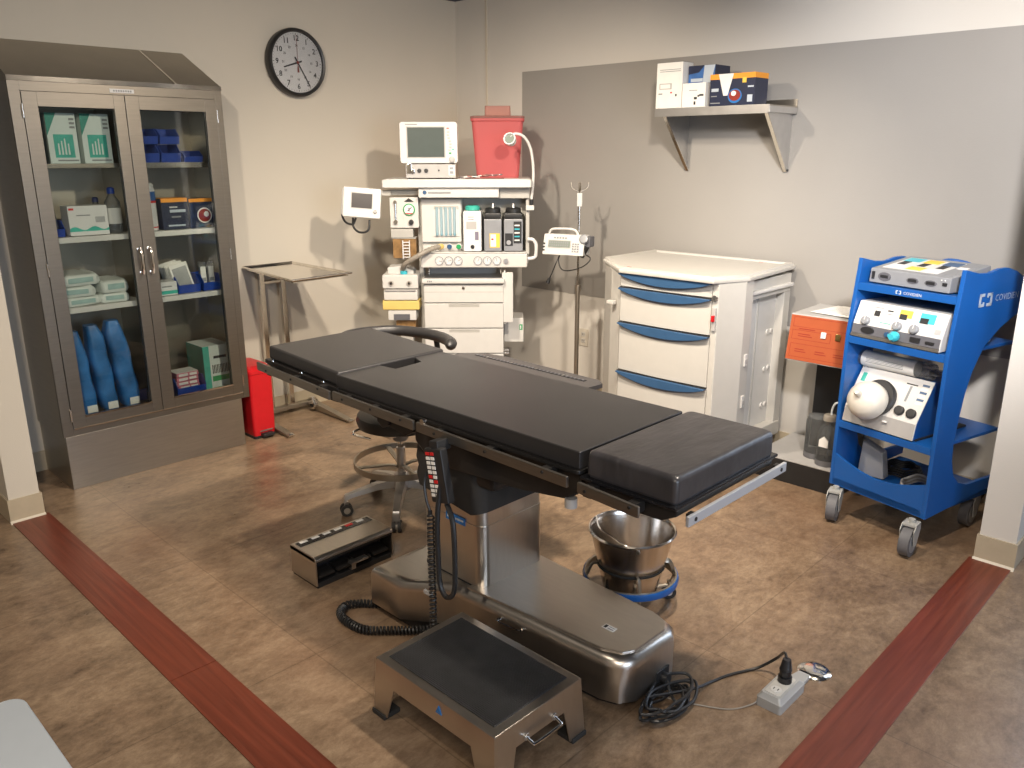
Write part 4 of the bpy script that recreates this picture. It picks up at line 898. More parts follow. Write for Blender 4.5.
for (z0, z1) in ((0.945, 1.0125), (0.765, 0.938), (0.508, 0.758), (0.19, 0.501)):
    b = MB('beige_plastic')
    n = 12; crv = [(DX0 + (DX1-DX0)*i/n, -0.762 - 0.012*math.sin(PI*i/n)) for i in range(n+1)]
    b.prism(crv + [(DX1, -0.735), (DX0, -0.735)], z0, z1, bev=0.002); d = cp('drawer', b)
    ht = z1
    dep = 0.040
    arc = [(DX0 + (DX1-DX0)*i/n, ht - dep*math.sin(PI*i/n)**0.75 - 0.006) for i in range(n+1)]
    b = MB('handle_blue'); b.prism([(DX0, ht)] + arc + [(DX1, ht)], -0.788, -0.755, ax='y', bev=0.003); h_ = cp('handle', b, d)
    b = MB('panel_dark'); arc2 = [(x, z-0.010*math.sin(PI*i/n)) for i, (x, z) in enumerate(arc)]
    b.prism(arc2 + arc[::-1], -0.778, -0.760, ax='y'); b.box(DX0, DX1, -0.775, -0.757, ht-0.0005, ht+0.0030, 'ink'); cp('handle_shade', b, h_)  # dark strip along the handle's lower edge imitates the shade there
b = MB('beige_plastic'); b.prism([(1.85, -0.10), (1.85, -0.50), (2.06, -0.70), (2.57, -0.70), (2.60, -0.10)], 0.085, 0.13, bev=0.006); cp('base', b)
b = MB('alu'); b.cyl((2.610, -0.775, 0.945), (2.610, -0.760, 0.945), 0.014, n=18); b.box(2.608, 2.612, -0.777, -0.774, 0.938, 0.952, 'ink'); cp('lock', b)
b = MB('red'); b.box(2.604, 2.618, -0.785, -0.762, 0.835, 0.865, bev=0.003); b.box(2.602, 2.621, -0.772, -0.761, 0.79, 0.90, 'tray_grey', bev=0.002); cp('breakaway_seal', b)
b = MB('beige_plastic'); b.box(1.975, 2.02, -0.765, -0.74, 0.842, 0.860, bev=0.003); cp('latch', b)
for x, y in ((1.92, -0.45), (2.12, -0.64), (2.52, -0.64), (2.52, -0.17), (1.92, -0.17)):
    b = MB('rubber_grey'); b.cyl((x-0.014, y, 0.042), (x+0.014, y, 0.042), 0.042, n=20); b.box(x-0.02, x+0.02, y-0.014, y+0.014, 0.045, 0.09, 'alu'); cp('caster', b)

# ================================================================== WALL SHELF + BOXES
o = thing('wall_shelf', 'stainless wall shelf on two triangular brackets, on the grey painted band', 'shelf', (2.23, 0, 1.8))
b = MB('steel_side'); b.box(1.905, 2.562, -0.300, -0.004, 1.814, 1.820); b.box(1.905, 2.562, -0.302, -0.298, 1.780, 1.822, 'alu', bev=0.001); b.box(1.905, 2.562, -0.010, -0.004, 1.82, 1.855, bev=0.001); b.build('shelf_plate', o, world=True)
for x in (1.932, 2.538):
    s_ = 1 if x > 2 else -1
    b = MB('alu'); b.prism([(-0.288, 1.814), (-0.005, 1.814), (-0.005, 1.502), (-0.018, 1.502)], x-0.001, x+0.001, ax='x')
    b.prism([(-0.290, 1.813), (-0.284, 1.813), (-0.010, 1.500), (-0.016, 1.500)], x-(0.018 if s_ > 0 else 0), x+(0.018 if s_ < 0 else 0), 'steel_bright', ax='x')
    b.box(x-0.004, x+0.026*s_ if s_ > 0 else x+0.004, -0.298, -0.01, 1.785, 1.814)
    b.cyl((x+0.003*s_, -0.012, 1.508), (x+0.006*s_, -0.012, 1.508), 0.006, n=10, m='ink'); b.build('bracket', o, world=True)
def sbox(name, label, x0, x1, y0, y1, h, m, deco, rz=0):
    b = MB(m); w = (x1-x0)/2; d = (y1-y0)/2; b.box(-w, w, -d, d, 0, h, bev=0.0015); deco(b, w, d, h)
    o = b.build(name); o.location = ((x0+x1)/2, (y0+y1)/2, 1.8222); o.rotation_euler = (0, 0, R(rz)); return tag(o, label, 'box')
def dfl(b, x0, x1, z0, z1, d, m, e=0.001): b.box(x0, x1, -d-e, -d+0.001, z0, z1, m)
sbox('carton', 'tall white carton with small grey print at the left end of the wall shelf', 1.890, 2.048, -0.275, -0.175, 0.228, 'paper', lambda b, w, d, h: (
    [dfl(b, -w*0.75, w*0.85, h*z, h*z+0.003, d, 'grey_ink') for z in (0.80, 0.84)], dfl(b, -w*0.75, w*0.2, h*0.42, h*0.55, d, 'tray_grey'), dfl(b, -w*0.68, w*0.1, h*0.44, h*0.53, d, 'paper', 0.0018), dfl(b, w*0.5, w*0.62, h*0.26, h*0.31, d, 'ink'), dfl(b, w*0.1, w*0.25, h*0.33, h*0.36, d, 'red_dot'), dfl(b, -w*0.8, -w*0.5, h*0.31, h*0.34, d, 'grey_ink'), b.box(-w, w, -d, d, h, h+0.001, 'panel_dark')), 1)
sbox('glove_carton', 'blue and white printed carton standing behind the small white box on the wall shelf', 2.060, 2.215, -0.235, -0.09, 0.205, 'blue_box', lambda b, w, d, h: (
    b.prism([(w*0.2, h), (w, h), (w*0.55, h*0.3), (w*0.1, h*0.5)], -d-0.001, -d, 'silver_print', ax='y'), dfl(b, -w*0.8, w*0.1, h*0.62, h*0.70, d, 'silver_print'), dfl(b, -w*0.8, w*0.1, h*0.52, h*0.56, d, 'paper'), b.prism([(-w, h*0.8), (-w, h), (w*0.2, h), (-w*0.2, h*0.84)], -d-0.001, -d, 'navy_box', ax='y'), b.box(w, w+0.001, -d, d, 0, h, 'navy_box'), b.box(-w, w, -d, d, h, h+0.001, 'navy_box')))
sbox('small_carton', 'small white box with black marks in front of the blue carton on the wall shelf', 2.062, 2.200, -0.290, -0.245, 0.118, 'paper', lambda b, w, d, h: (
    dfl(b, -w*0.4, w*0.3, h*0.68, h*0.71, d, 'grey_ink'), dfl(b, w*0.05, w*0.2, h*0.10, h*0.24, d, 'ink'), dfl(b, w*0.05, w*0.3, h*0.32, h*0.42, d, 'ink'), dfl(b, w*0.5, w*0.85, h*0.45, h*0.53, d, 'ink'), dfl(b, w*0.35, w*0.5, h*0.42, h*0.5, d, 'ink')))
def nb(b, w, d, h):
    b.box(-w-0.0005, w+0.0005, -d-0.0008, d, h*0.84, h+0.001, 'orange_box')
    dfl(b, -w, -w*0.62, h*0.84, h*0.98, d, 'orange_box')
    b.prism([(-w*0.62, h+0.001), (w*0.05, h+0.001), (-w*0.18, h*0.32), (-w*0.36, h*0.32)], -d-0.002, -d, 'paper', ax='y')
    b.prism([(w*0.15 + 0.038*math.cos(t*PI/12), h*0.30 + 0.034*math.sin(t*PI/12)) for t in range(24)], -d-0.002, -d, 'label_blue', ax='y')
    b.prism([(w*0.15 + 0.032*math.cos(t*PI/12), h*0.32 + 0.026*math.sin(t*PI/12)) for t in range(24)], -d-0.003, -d, 'dark_red', ax='y')
    b.prism([(w*0.10 + 0.014*math.cos(t*PI/8), h*0.38 + 0.012*math.sin(t*PI/8)) for t in range(16)], -d-0.0036, -d, 'paper', ax='y')
    dfl(b, -w*0.92, -w*0.60, h*0.46, h*0.56, d, 'silver_print'); dfl(b, -w*0.92, -w*0.66, h*0.30, h*0.33, d, 'grey_ink'); dfl(b, w*0.45, w*0.62, h*0.70, h*0.86, d, 'yellow_label', 0.0015)
    dfl(b, w*0.70, w*0.92, h*0.10, h*0.32, d, 'silver_print'); dfl(b, w*0.70, w*0.95, h*0.55, h*0.60, d, 'silver_print'); dfl(b, -w*0.95, -w*0.5, h*0.08, h*0.11, d, 'grey_ink')
sbox('navy_carton', 'navy carton with orange lid and white flap at the right of the wall shelf', 2.222, 2.470, -0.285, -0.155, 0.150, 'navy_box', nb)
# ================================================================== OPERATING TABLE
OT = (2.80, -2.25, 0)
ot = thing('operating_table', 'long operating table with black sectioned pads on a stainless column and base', 'operating table', OT)
def tp(name, b, parent=None): return b.build(name, parent or ot)
# base
outl = [(-0.435, -0.345), (-0.275, -0.345), (-0.110, -0.235), (0.49, -0.200), (0.545, -0.180), (0.575, -0.135), (0.575, 0.055), (0.545, 0.100), (0.49, 0.120), (-0.110, 0.155), (-0.275, 0.265), (-0.435, 0.265)]
def sc(P, d):
    return [(x - math.copysign(min(abs(d), 1), x-0.05)*abs(d)/abs(d) * abs(d) if d else x, y - (math.copysign(d, y+0.04) if d else 0)) for x, y in P]
def shrink(P, d): return [(x - math.copysign(d, x-0.05) if abs(x+0.11) > 0.01 else x, y - math.copysign(d, y+0.04)) for x, y in P]
b = MB('steel_base')
b.loft([[(x, y, 0.040) for x, y in outl], [(x, y, 0.150) for x, y in outl], [(x, y, 0.168) for x, y in shrink(outl, 0.004)], [(x, y, 0.180) for x, y in shrink(outl, 0.013)], [(x, y, 0.186) for x, y in shrink(outl, 0.026)], [(x, y, 0.188) for x, y in shrink(outl, 0.045)]])
bs = b.build('base', ot, smooth=35)
cov = [(-0.072, -0.212), (0.47, -0.176), (0.53, -0.15), (0.55, -0.115), (0.55, 0.04), (0.53, 0.075), (0.47, 0.097), (-0.072, 0.130)]
b = MB('steel_base'); b.prism(cov, 0.182, 0.1925, bev=0.004); tp('base_cover', b)
b = MB('paper'); b.box(-0.022, 0.022, -0.012, 0.012, 0, 0.0008, M=TM(0.425, -0.075, 0.1925)); b.box(-0.018, -0.008, -0.008, 0.008, 0.0008, 0.0012, 'ink', M=TM(0.425, -0.075, 0.1925)); b.box(-0.004, 0.018, -0.007, -0.003, 0.0008, 0.0012, 'grey_ink', M=TM(0.425, -0.075, 0.1925)); b.box(-0.004, 0.018, 0.003, 0.006, 0.0008, 0.0012, 'grey_ink', M=TM(0.425, -0.075, 0.1925)); b.build('rating_label', bs)
b = MB('black_plastic'); b.loft([[(x, y, 0.0) for x, y in shrink(outl, 0.035)], [(x, y, 0.044) for x, y in shrink(outl, 0.018)]]); tp('floor_skirt', b)
b = MB('black_plastic'); b.prism([(-0.05, 0.04), (0.03, 0.04), (0.03, 0.085), (-0.035, 0.085)], 0.570, 0.580, ax='x', bev=0.002); b.cyl((0.575, -0.005, 0.06), (0.60, -0.005, 0.06), 0.018, n=14); b.build('power_inlet', bs)
b = MB('chrome'); b.tube(smoothpts([(0.10, -0.222, 0.150), (0.10, -0.240, 0.150), (0.19, -0.234, 0.150), (0.19, -0.218, 0.150)], 4), 0.0035, n=6); b.build('pedal_bar', bs)
b = MB('tray_grey'); b.box(-0.185, -0.145, -0.308, -0.300, 0.163, 0.176, M=Matrix.Identity(4)); b.build('vent', bs)
# column
col = rrect(-0.325, -0.020, -0.190, 0.118, 0.035, 5)
b = MB('steel_base'); b.prism(col, 0.186, 0.415, bev=0.002); b.prism([(x*0.985-0.0026, y*0.985-0.0005) for x, y in col], 0.415, 0.56); tp('column', b)
b = MB('rubber'); b.prism([(x*1.01, y*1.01) for x, y in col], 0.184, 0.192); tp('column_gasket', b)
LBF = Matrix.Translation((-0.147, -0.190, 0.412))
b = MB('label_blue', LBF); b.box(-0.048, 0.048, -0.0015, 0.0, -0.014, 0.013); b.box(-0.040, -0.005, -0.002, -0.0014, -0.004, 0.005, 'white_cool'); b.box(0.0, 0.040, -0.002, -0.0014, -0.003, 0.004, 'silver_print'); tp('maker_label', b)
b = MB('rubber')
R0 = rrect(-0.345, -0.010, -0.205, 0.130, 0.045, 5)
b.loft([[(x, y, 0.490 - 0.045*max(0, 1-abs(x+0.10)/0.16)*(1 if y < 0.1 else 0)) for x, y in R0], [(x*1.02, y*1.02, 0.53) for x, y in R0], [(x, y, 0.56) for x, y in R0], [(x*1.02, y*1.02, 0.59) for x, y in R0], [(x, y, 0.64) for x, y in R0]]); tp('column_boot', b)
b = MB('black_metal')
b.prism([(-0.285, 0.755), (-0.285, 0.67), (-0.20, 0.61), (0.20, 0.635), (0.38, 0.660), (0.44, 0.70), (0.44, 0.755)], -0.245, 0.245, ax='y', bev=0.010)
b.prism([(-0.16, -0.20), (0.05, -0.20), (0.05, 0.12), (-0.16, 0.12)], 0.56, 0.63, bev=0.02); b.cyl((0.395, -0.235, 0.668), (0.395, -0.235, 0.640), 0.018, n=16, m='tray_grey'); tp('seat_frame', b)
b = MB('black_metal')
b.prism([(-0.70, 0.757), (-0.70, 0.735), (-0.47, 0.70), (-0.33, 0.675), (-0.285, 0.70), (-0.285, 0.757)], -0.250, 0.250, ax='y', bev=0.006); b.prism([(-0.47, 0.74), (-0.47, 0.70), (-0.44, 0.680), (-0.40, 0.70), (-0.40, 0.74)], -0.262, 0.262, ax='y', bev=0.006); tp('back_frame', b)
HF = TM(-0.70, 0, 0.772) @ RY(2.6)
b = MB('black_metal', HF); b.prism([(-0.515, -0.018), (-0.515, 0.0), (0.0, 0.0), (0.0, -0.055), (-0.08, -0.060), (-0.30, -0.045)], -0.262, 0.262, ax='y', bev=0.004)
for x in (-0.46, -0.25, -0.10): b.lathe([(0.007, 0), (0.006, 0.004)], c=(x, -0.256, 0.0), n=10, m='chrome')
tp('head_frame', b)
b = MB('black_metal'); b.prism([(0.450, 0.750), (0.450, 0.715), (0.50, 0.695), (0.70, 0.700), (0.745, 0.725), (0.745, 0.750)], -0.245, 0.255, ax='y', bev=0.006); b.box(0.446, 0.752, -0.262, 0.272, 0.746, 0.756, 'black_gloss', bev=0.003); tp('foot_frame', b)
b = MB('black_metal'); b.prism(rrect(-0.70, 0.444, -0.265, 0.265, 0.012), 0.757, 0.768, bev=0.002)
tp('pad_plate', b)
# pads
def pad(name, poly, z0, z1, m, F=None, bev=0.010):
    b = MB(m, F); b.prism(poly, z0, z1, bev=bev, seg=3); return b.build(name, ot, smooth=50)
pad('body_pad', [(-0.722, -0.252), (0.437, -0.252), (0.437, 0.252), (-0.730, 0.252), (-0.728, 0.120), (-0.640, 0.085), (-0.628, -0.048), (-0.722, -0.060)], 0.768, 0.820, 'vinyl_black', bev=0.004)
pad('head_pad', [(-0.500, -0.250), (-0.012, -0.250), (-0.012, 0.265), (-0.500, 0.250)], 0.0, 0.055, 'vinyl_black', TM(-0.70, 0, 0.773) @ RY(2.6))
b = MB('vinyl_sheen'); b.loft([[(x, y, 0.756) for x, y in rrect(0.462, 0.742, -0.246, 0.252, 0.012, 4)], [(x, y, 0.765) for x, y in rrect(0.456, 0.745, -0.250, 0.256, 0.016, 4)], [(x, y, 0.815) for x, y in rrect(0.457, 0.744, -0.249, 0.255, 0.016, 4)], [(x, y, 0.826) for x, y in rrect(0.461, 0.740, -0.245, 0.251, 0.016, 4)], [(x, y, 0.831) for x, y in rrect(0.472, 0.728, -0.234, 0.240, 0.016, 4)]]); b.build('foot_pad', ot, smooth=60)
# side rails
for s_ in (-1, 1):
    for u0, u1, z0, z1, tl, nm in ((-1.215, -0.700, 0.749, 0.779, -0.020, 'rail'), (-0.680, -0.220, 0.741, 0.771, -0.006, 'rail'), (-0.205, 0.432, 0.735, 0.764, -0.008, 'rail'), (0.466, 0.668, 0.722, 0.752, -0.010, 'rail')):
        v = 0.300*s_
        b = MB('rail'); va, vb = sorted((v, v - 0.011*s_))
        b.prism([(u0, z0 - 0.004 - tl*0.5), (u1, z0 - 0.004 + tl*0.5), (u1, z1 + tl*0.5), (u0, z1 - tl*0.5)], va, vb, ax='y', bev=0.003 if u0 < 0.4 else 0.006)
        r_ = tp('side_rail', b)
        n_ = 3 if u1-u0 > 0.3 else 2
        for i in range(n_):
            k = MB('black_metal')
            uu = u0 + (u1-u0)*(0.14 + 0.72*i/(n_-1)); lo, hi = sorted((0.250*s_, 0.2895*s_)); zz = (z0+z1)/2
            k.box(uu-0.014, uu+0.014, lo, hi, zz-0.022, zz+0.010, bev=0.002)
            k.build('rail_spacer', r_)
            if s_ < 0:
                k = MB('ink'); k.cyl((uu, -0.2995, zz), (uu, -0.3025, zz), 0.0045, n=10); k.build('screw', r_)
b = MB('rail_daylit'); b.box(0.757, 0.767, -0.222, 0.302, 0.696, 0.724, bev=0.002)
er = tp('end_rail', b)
for v in (-0.19, 0.27):
    k = MB('black_metal'); k.box(0.745, 0.7575, v-0.012, v+0.012, 0.70, 0.722); k.build('rail_spacer', er)
    k = MB('ink'); k.cyl((0.7665, v, 0.710), (0.7685, v, 0.710), 0.006, n=10); k.build('screw', er)
b = MB('chrome'); b.cyl((-0.175, -0.285, 0.774), (-0.175, -0.300, 0.774), 0.010, n=16); tp('lock_knob', b)
# accessory board on the far side
b = MB('board_dark'); b.loft([[(x, y, 0.752) for x, y in ((-0.76, 0.31), (-0.06, 0.31), (-0.05, 0.47), (-0.09, 0.50), (-0.60, 0.52), (-0.72, 0.50), (-0.80, 0.42))], [(x, y, 0.768) for x, y in ((-0.76, 0.31), (-0.06, 0.31), (-0.05, 0.47), (-0.09, 0.50), (-0.60, 0.52), (-0.72, 0.50), (-0.80, 0.42))]])
ab_ = tp('arm_board', b)
k = MB('ink'); k.box(-0.72, -0.12, 0.445, 0.462, 0.768, 0.7700)
for i in range(30): k.box(-0.715+0.02*i, -0.708+0.02*i, 0.446, 0.461, 0.770, 0.7712, 'alu' if i % 7 == 3 else 'panel_dark')
k.build('slot_strip', ab_)
b = MB('black_metal'); b.box(-0.55, -0.45, 0.29, 0.33, 0.745, 0.753); tp('board_clamp', b)
# pendant control + cables
PFm = TM(-0.050, -0.335, 0.640) @ RY(-11)
b = MB('black_plastic', PFm); b.box(-0.040, 0.040, -0.018, 0.012, -0.088, 0.088, bev=0.006); b.box(-0.02, 0.02, -0.010, 0.045, 0.075, 0.110, bev=0.004)
pdn = tp('hand_control', b)
k = MB('paper', PFm)
for i in range(10):
    for j in range(2):
        red = i in (0, 5, 6) and j == (0 if i != 6 else 1) or i == 0
        k.box(-0.032+0.022*j, -0.015+0.022*j, -0.0205, -0.0178, 0.066-0.0148*i, 0.0765-0.0148*i, 'red_dot' if red else 'paper', bev=0.001)
k.build('buttons', pdn)
def coil(p, q, r, turns, tr, name, parent, m='black_plastic', path=None, ppt=10):
    b = MB(m)
    pth = [Vector(x) for x in (path or [p, q])]
    L = [0]
    for i in range(1, len(pth)): L.append(L[-1] + (pth[i]-pth[i-1]).length)
    N = int(turns*ppt); pts = []
    for i in range(N+1):
        s_ = L[-1]*i/N; j = max(k for k in range(len(L)) if L[k] <= s_ + 1e-9); j = min(j, len(pth)-2)
        t = (s_-L[j])/max(1e-6, L[j+1]-L[j]); c = pth[j].lerp(pth[j+1], t); d = (pth[j+1]-pth[j]).normalized()
        a = d.cross(Vector((0, 1, 0.3))).normalized(); e = d.cross(a); th = 2*PI*turns*i/N
        pts.append(c + a*r*math.cos(th) + e*r*math.sin(th))
    b.tube(pts, tr, n=5)
    return b.build(name, parent, smooth=60)
b = MB('black_plastic'); b.tube(smoothpts([(-0.085, -0.32, 0.70), (-0.105, -0.35, 0.62), (-0.092, -0.36, 0.56), (-0.075, -0.36, 0.52)]), 0.0045, n=6); b.tube([(-0.075, -0.36, 0.52), (-0.075, -0.36, 0.505)], 0.007, n=8); tp('cable_lead', b)
coil(None, None, 0.010, 34, 0.0034, 'coiled_cable', ot, path=[(-0.072, -0.36, 0.508), (-0.072, -0.362, 0.35), (-0.068, -0.365, 0.20), (-0.060, -0.375, 0.03)])
b = MB('black_plastic'); b.tube(smoothpts([(-0.03, -0.335, 0.70), (-0.040, -0.358, 0.52), (-0.040, -0.360, 0.36), (-0.032, -0.362, 0.275), (-0.002, -0.362, 0.245), (0.030, -0.360, 0.275), (0.036, -0.358, 0.36), (0.022, -0.350, 0.50), (-0.022, -0.335, 0.552)], 8), 0.0085, n=8); tp('cable_loop', b)
fp_ = [(-0.36, -0.20, 0.018), (-0.44, -0.31, 0.016), (-0.485, -0.35, 0.016), (-0.515, -0.40, 0.018), (-0.49, -0.445, 0.018), (-0.43, -0.462, 0.018), (-0.34, -0.45, 0.018), (-0.27, -0.39, 0.018), (-0.21, -0.33, 0.018), (-0.14, -0.24, 0.018)]
coil(None, None, 0.0125, 62, 0.0046, 'coiled_cable', ot, path=smoothpts(fp_, 5))

# ================================================================== STOOL
SX, SY = 1.728, -1.95
o = thing('surgeon_stool', 'rolling stool with foot ring and curved black backrest, behind the operating table', 'stool', (SX, SY, 0))
b = MB('alu'); b.lathe([(0.045, 0.10), (0.050, 0.13), (0.035, 0.17), (0.022, 0.18)], n=24); b.cyl((0, 0, 0.17), (0, 0, 0.30), 0.021, n=16); b.cyl((0, 0, 0.30), (0, 0, 0.40), 0.014, n=14, m='chrome'); b.lathe([(0.03, 0.335), (0.045, 0.36), (0.045, 0.375)], n=18, m='tray_grey'); b.build('post', o)
for k in range(5):
    a = R(-116.3 + 72*k); ca, sa = math.cos(a), math.sin(a); ex = Vector((ca, sa, 0)); ey = Vector((-sa, ca, 0))
    def L3(r, z, w, h): c = ex*r + Vector((0, 0, z)); return [tuple(c + ey*p + Vector((0, 0, q))) for p, q in ((-w, -h), (w, -h), (w*0.8, h), (-w*0.8, h))]
    b = MB('alu'); b.loft([L3(0.03, 0.135, 0.026, 0.020), L3(0.12, 0.125, 0.023, 0.014), L3(0.235, 0.098, 0.018, 0.010), L3(0.265, 0.088, 0.018, 0.011), L3(0.272, 0.070, 0.016, 0.016)]); lg = b.build('leg', o)
    c = ex*0.262 + Vector((0, 0, 0.028)); t = ey*0.020
    b = MB('rubber'); b.cyl(c-t, c-t*0.3, 0.028, n=20); b.cyl(c+t*0.3, c+t, 0.028, n=20); b.cyl(c-t*1.1, c+t*1.1, 0.015, n=14, m='hose_grey'); b.cyl(c, c+Vector((0, 0, 0.04)), 0.010, n=10, m='alu'); b.build('caster', lg)
b = MB('steel_dull'); n = 48
b.loft([[((0.213+dr)*math.cos(2*PI*i/n), (0.213+dr)*math.sin(2*PI*i/n), 0.232+dz) for dr, dz in ((-0.004, -0.014), (0.004, -0.014), (0.004, 0.014), (-0.004, 0.014))] for i in range(n)], closed=True); fr_ = b.build('foot_ring', o)
for k in range(4):
    a = R(160 + 90*k); b = MB('steel_dull'); b.tube(smoothpts([(0.018*math.cos(a), 0.018*math.sin(a), 0.205), (0.05*math.cos(a), 0.05*math.sin(a), 0.220), (0.211*math.cos(a), 0.211*math.sin(a), 0.232)], 3), 0.012, n=6, flat=(0.5, 1.2)); b.build('spoke', fr_)
b = MB('vinyl_black'); b.lathe([(0.165, 0.405), (0.188, 0.415), (0.195, 0.44), (0.188, 0.465), (0.15, 0.478), (0.0, 0.480)], n=36); b.build('seat', o)
b = MB('chrome'); b.box(-0.10, 0.08, -0.12, 0.10, 0.385, 0.402, bev=0.004); b.tube(smoothpts([(-0.08, -0.06, 0.390), (-0.13, -0.13, 0.386), (-0.10, -0.185, 0.384), (0.02, -0.175, 0.386)]), 0.006, n=8); b.build('lever', o)
b = MB('black_metal'); b.tube(smoothpts([(0.02, 0.12, 0.395), (0.03, 0.22, 0.42), (0.03, 0.245, 0.52), (0.03, 0.205, 0.78)]), 0.013, n=10, flat=(1, 1)); b.build('back_support', o)
arcp = [tuple(p) for p in smoothpts([(0.232, 0.112, 0.797), (0.196, 0.149, 0.797), (0.091, 0.188, 0.797), (-0.029, 0.192, 0.797), (-0.165, 0.151, 0.797), (-0.238, 0.063, 0.797), (-0.258, -0.056, 0.797), (-0.215, -0.140, 0.797)], 4)]
rad = [0.018] + [0.025]*(len(arcp)-2) + [0.018]
b = MB('vinyl_black'); b.tube([Vector(arcp[0]) + Vector((0.012, -0.018, 0))] + arcp + [Vector(arcp[-1]) + Vector((-0.006, -0.02, 0))], [0.006] + rad + [0.006], n=14); b.build('backrest', o, smooth=80)

# ================================================================== FOOT SWITCH BOX
o = thing('foot_switch', 'stainless foot switch box with open black front, on the floor by the stool', 'foot switch', (2.0, -2.468, 0))
b = MB('steel_base')
b.box(-0.090, -0.084, -0.18, 0.18, 0.012, 0.128); b.box(-0.090, 0.088, -0.182, -0.176, 0.012, 0.128, bev=0.001); b.box(-0.090, 0.088, 0.176, 0.182, 0.012, 0.128)
b.prism([(-0.090, 0.120), (-0.080, 0.132), (0.078, 0.132), (0.090, 0.122), (0.090, 0.112), (-0.090, 0.112)], -0.182, 0.182, ax='y', bev=0.002)
b.box(-0.078, 0.090, -0.176, 0.176, 0.106, 0.114, 'black_metal'); b.build('housing', o)
b = MB('black_plastic'); b.box(-0.088, 0.082, -0.175, 0.175, 0.0, 0.020); b.box(-0.07, -0.03, -0.17, 0.17, 0.1325, 0.1335, 'black_gloss'); b.box(-0.082, 0.02, -0.17, 0.17, 0.02, 0.11, 'black_plastic'); b.build('base', o)
b = MB('paper')
for k in range(6): b.box(-0.068, -0.052, -0.155+0.053*k, -0.122+0.053*k, 0.1336, 0.1342, 'paper' if k != 4 else 'red_dot')
b.build('label_strip', o)
for k in range(4):
    b = MB('black_metal'); b.box(0.015, 0.078, -0.168+0.086*k, -0.095+0.086*k, 0.045, 0.056, bev=0.003, M=RY(6)); b.build('pedal', o)
b = MB('alu'); b.box(0.082, 0.11, -0.035, 0.045, 0.055, 0.064, bev=0.002); b.box(0.06, 0.085, -0.02, 0.0, 0.02, 0.058); b.build('pedal_guard', o)

# ================================================================== KICK BUCKET
BX, BY = 2.98, -1.878
o = thing('kick_bucket', 'shiny steel bucket in a rolling frame with blue bumper, under the table foot', 'bucket', (BX, BY, 0))
b = MB('steel_pail'); b.lathe([(0.085, 0.046), (0.094, 0.049), (0.099, 0.058), (0.125, 0.17), (0.149, 0.276), (0.156, 0.282), (0.160, 0.288), (0.156, 0.294), (0.150, 0.291), (0.146, 0.276), (0.122, 0.17), (0.096, 0.062), (0.0, 0.060)], n=64); bk = b.build('pail', o, smooth=50)
b = MB('chrome'); 
b.tube(smoothpts([(0.105, -0.105, 0.276), (0.06, -0.13, 0.290), (0.0, -0.12, 0.298), (-0.07, -0.10, 0.300), (-0.15, -0.02, 0.294)]), 0.0035, n=6); b.lathe([(0.008, 0), (0.008, 0.005)], M=TM(0.105, -0.105, 0.27) @ RX(90), n=10); b.build('bail_handle', bk)
b = MB('steel_dull'); n = 48
b.loft([[((r_)*math.cos(2*PI*i/n), (r_)*math.sin(2*PI*i/n), z_) for r_, z_ in ((0.163, 0.088), (0.169, 0.088), (0.169, 0.118), (0.163, 0.118))] for i in range(n)], closed=True)
b.loft([[((r_)*math.cos(2*PI*i/n), (r_)*math.sin(2*PI*i/n), z_) for r_, z_ in ((0.1215, 0.150), (0.1245, 0.150), (0.1255, 0.158), (0.1225, 0.158))] for i in range(n)], m='rubber', closed=True)
fr_ = b.build('frame_ring', o)
b = MB('cart_blue'); b.loft([[((0.170+0.006*math.cos(t))*math.cos(2*PI*i/n), (0.170+0.006*math.cos(t))*math.sin(2*PI*i/n), 0.103+0.014*math.sin(t)) for t in (0, 1.05, 2.1, 3.14, 4.2, 5.24)] for i in range(n)], closed=True); b.build('bumper', o)
for k in range(4):
    a = R(-42 + 90*k); ca, sa = math.cos(a), math.sin(a)
    b = MB('steel_dull'); b.tube(smoothpts([(0.164*ca, 0.164*sa, 0.105), (0.145*ca, 0.145*sa, 0.150), (0.124*ca, 0.124*sa, 0.156)], 4), 0.008, n=6, flat=(0.5, 1.3)); b.tube([(0.164*ca, 0.164*sa, 0.10), (0.150*ca, 0.150*sa, 0.055), (0.06*ca, 0.06*sa, 0.044)], 0.007, n=6); b.build('strut', fr_)
    c = Vector((0.148*ca, 0.148*sa, 0.026)); t = Vector((-sa, ca, 0))*0.010
    b = MB('rubber'); b.cyl(c-t, c+t, 0.026, n=18); b.cyl(c-t*1.1, c+t*1.1, 0.012, n=12, m='alu'); b.cyl(c, c+Vector((0, 0, 0.045)), 0.009, n=10, m='steel_dull'); b.build('caster', o)

# ================================================================== STEP STOOL
o = thing('step_stool', 'low stainless step stool with ribbed black tread, in the foreground', 'step stool', (3.070, -2.742, 0))
hx, hy, H = 0.246, 0.170, 0.188
b = MB('steel_base')
b.prism([(-hx, -hy), (hx, -hy), (hx, hy), (-hx, hy)], H-0.006, H, bev=0.003)
tpn = b.build('top_plate', o)
b = MB('steel_base')
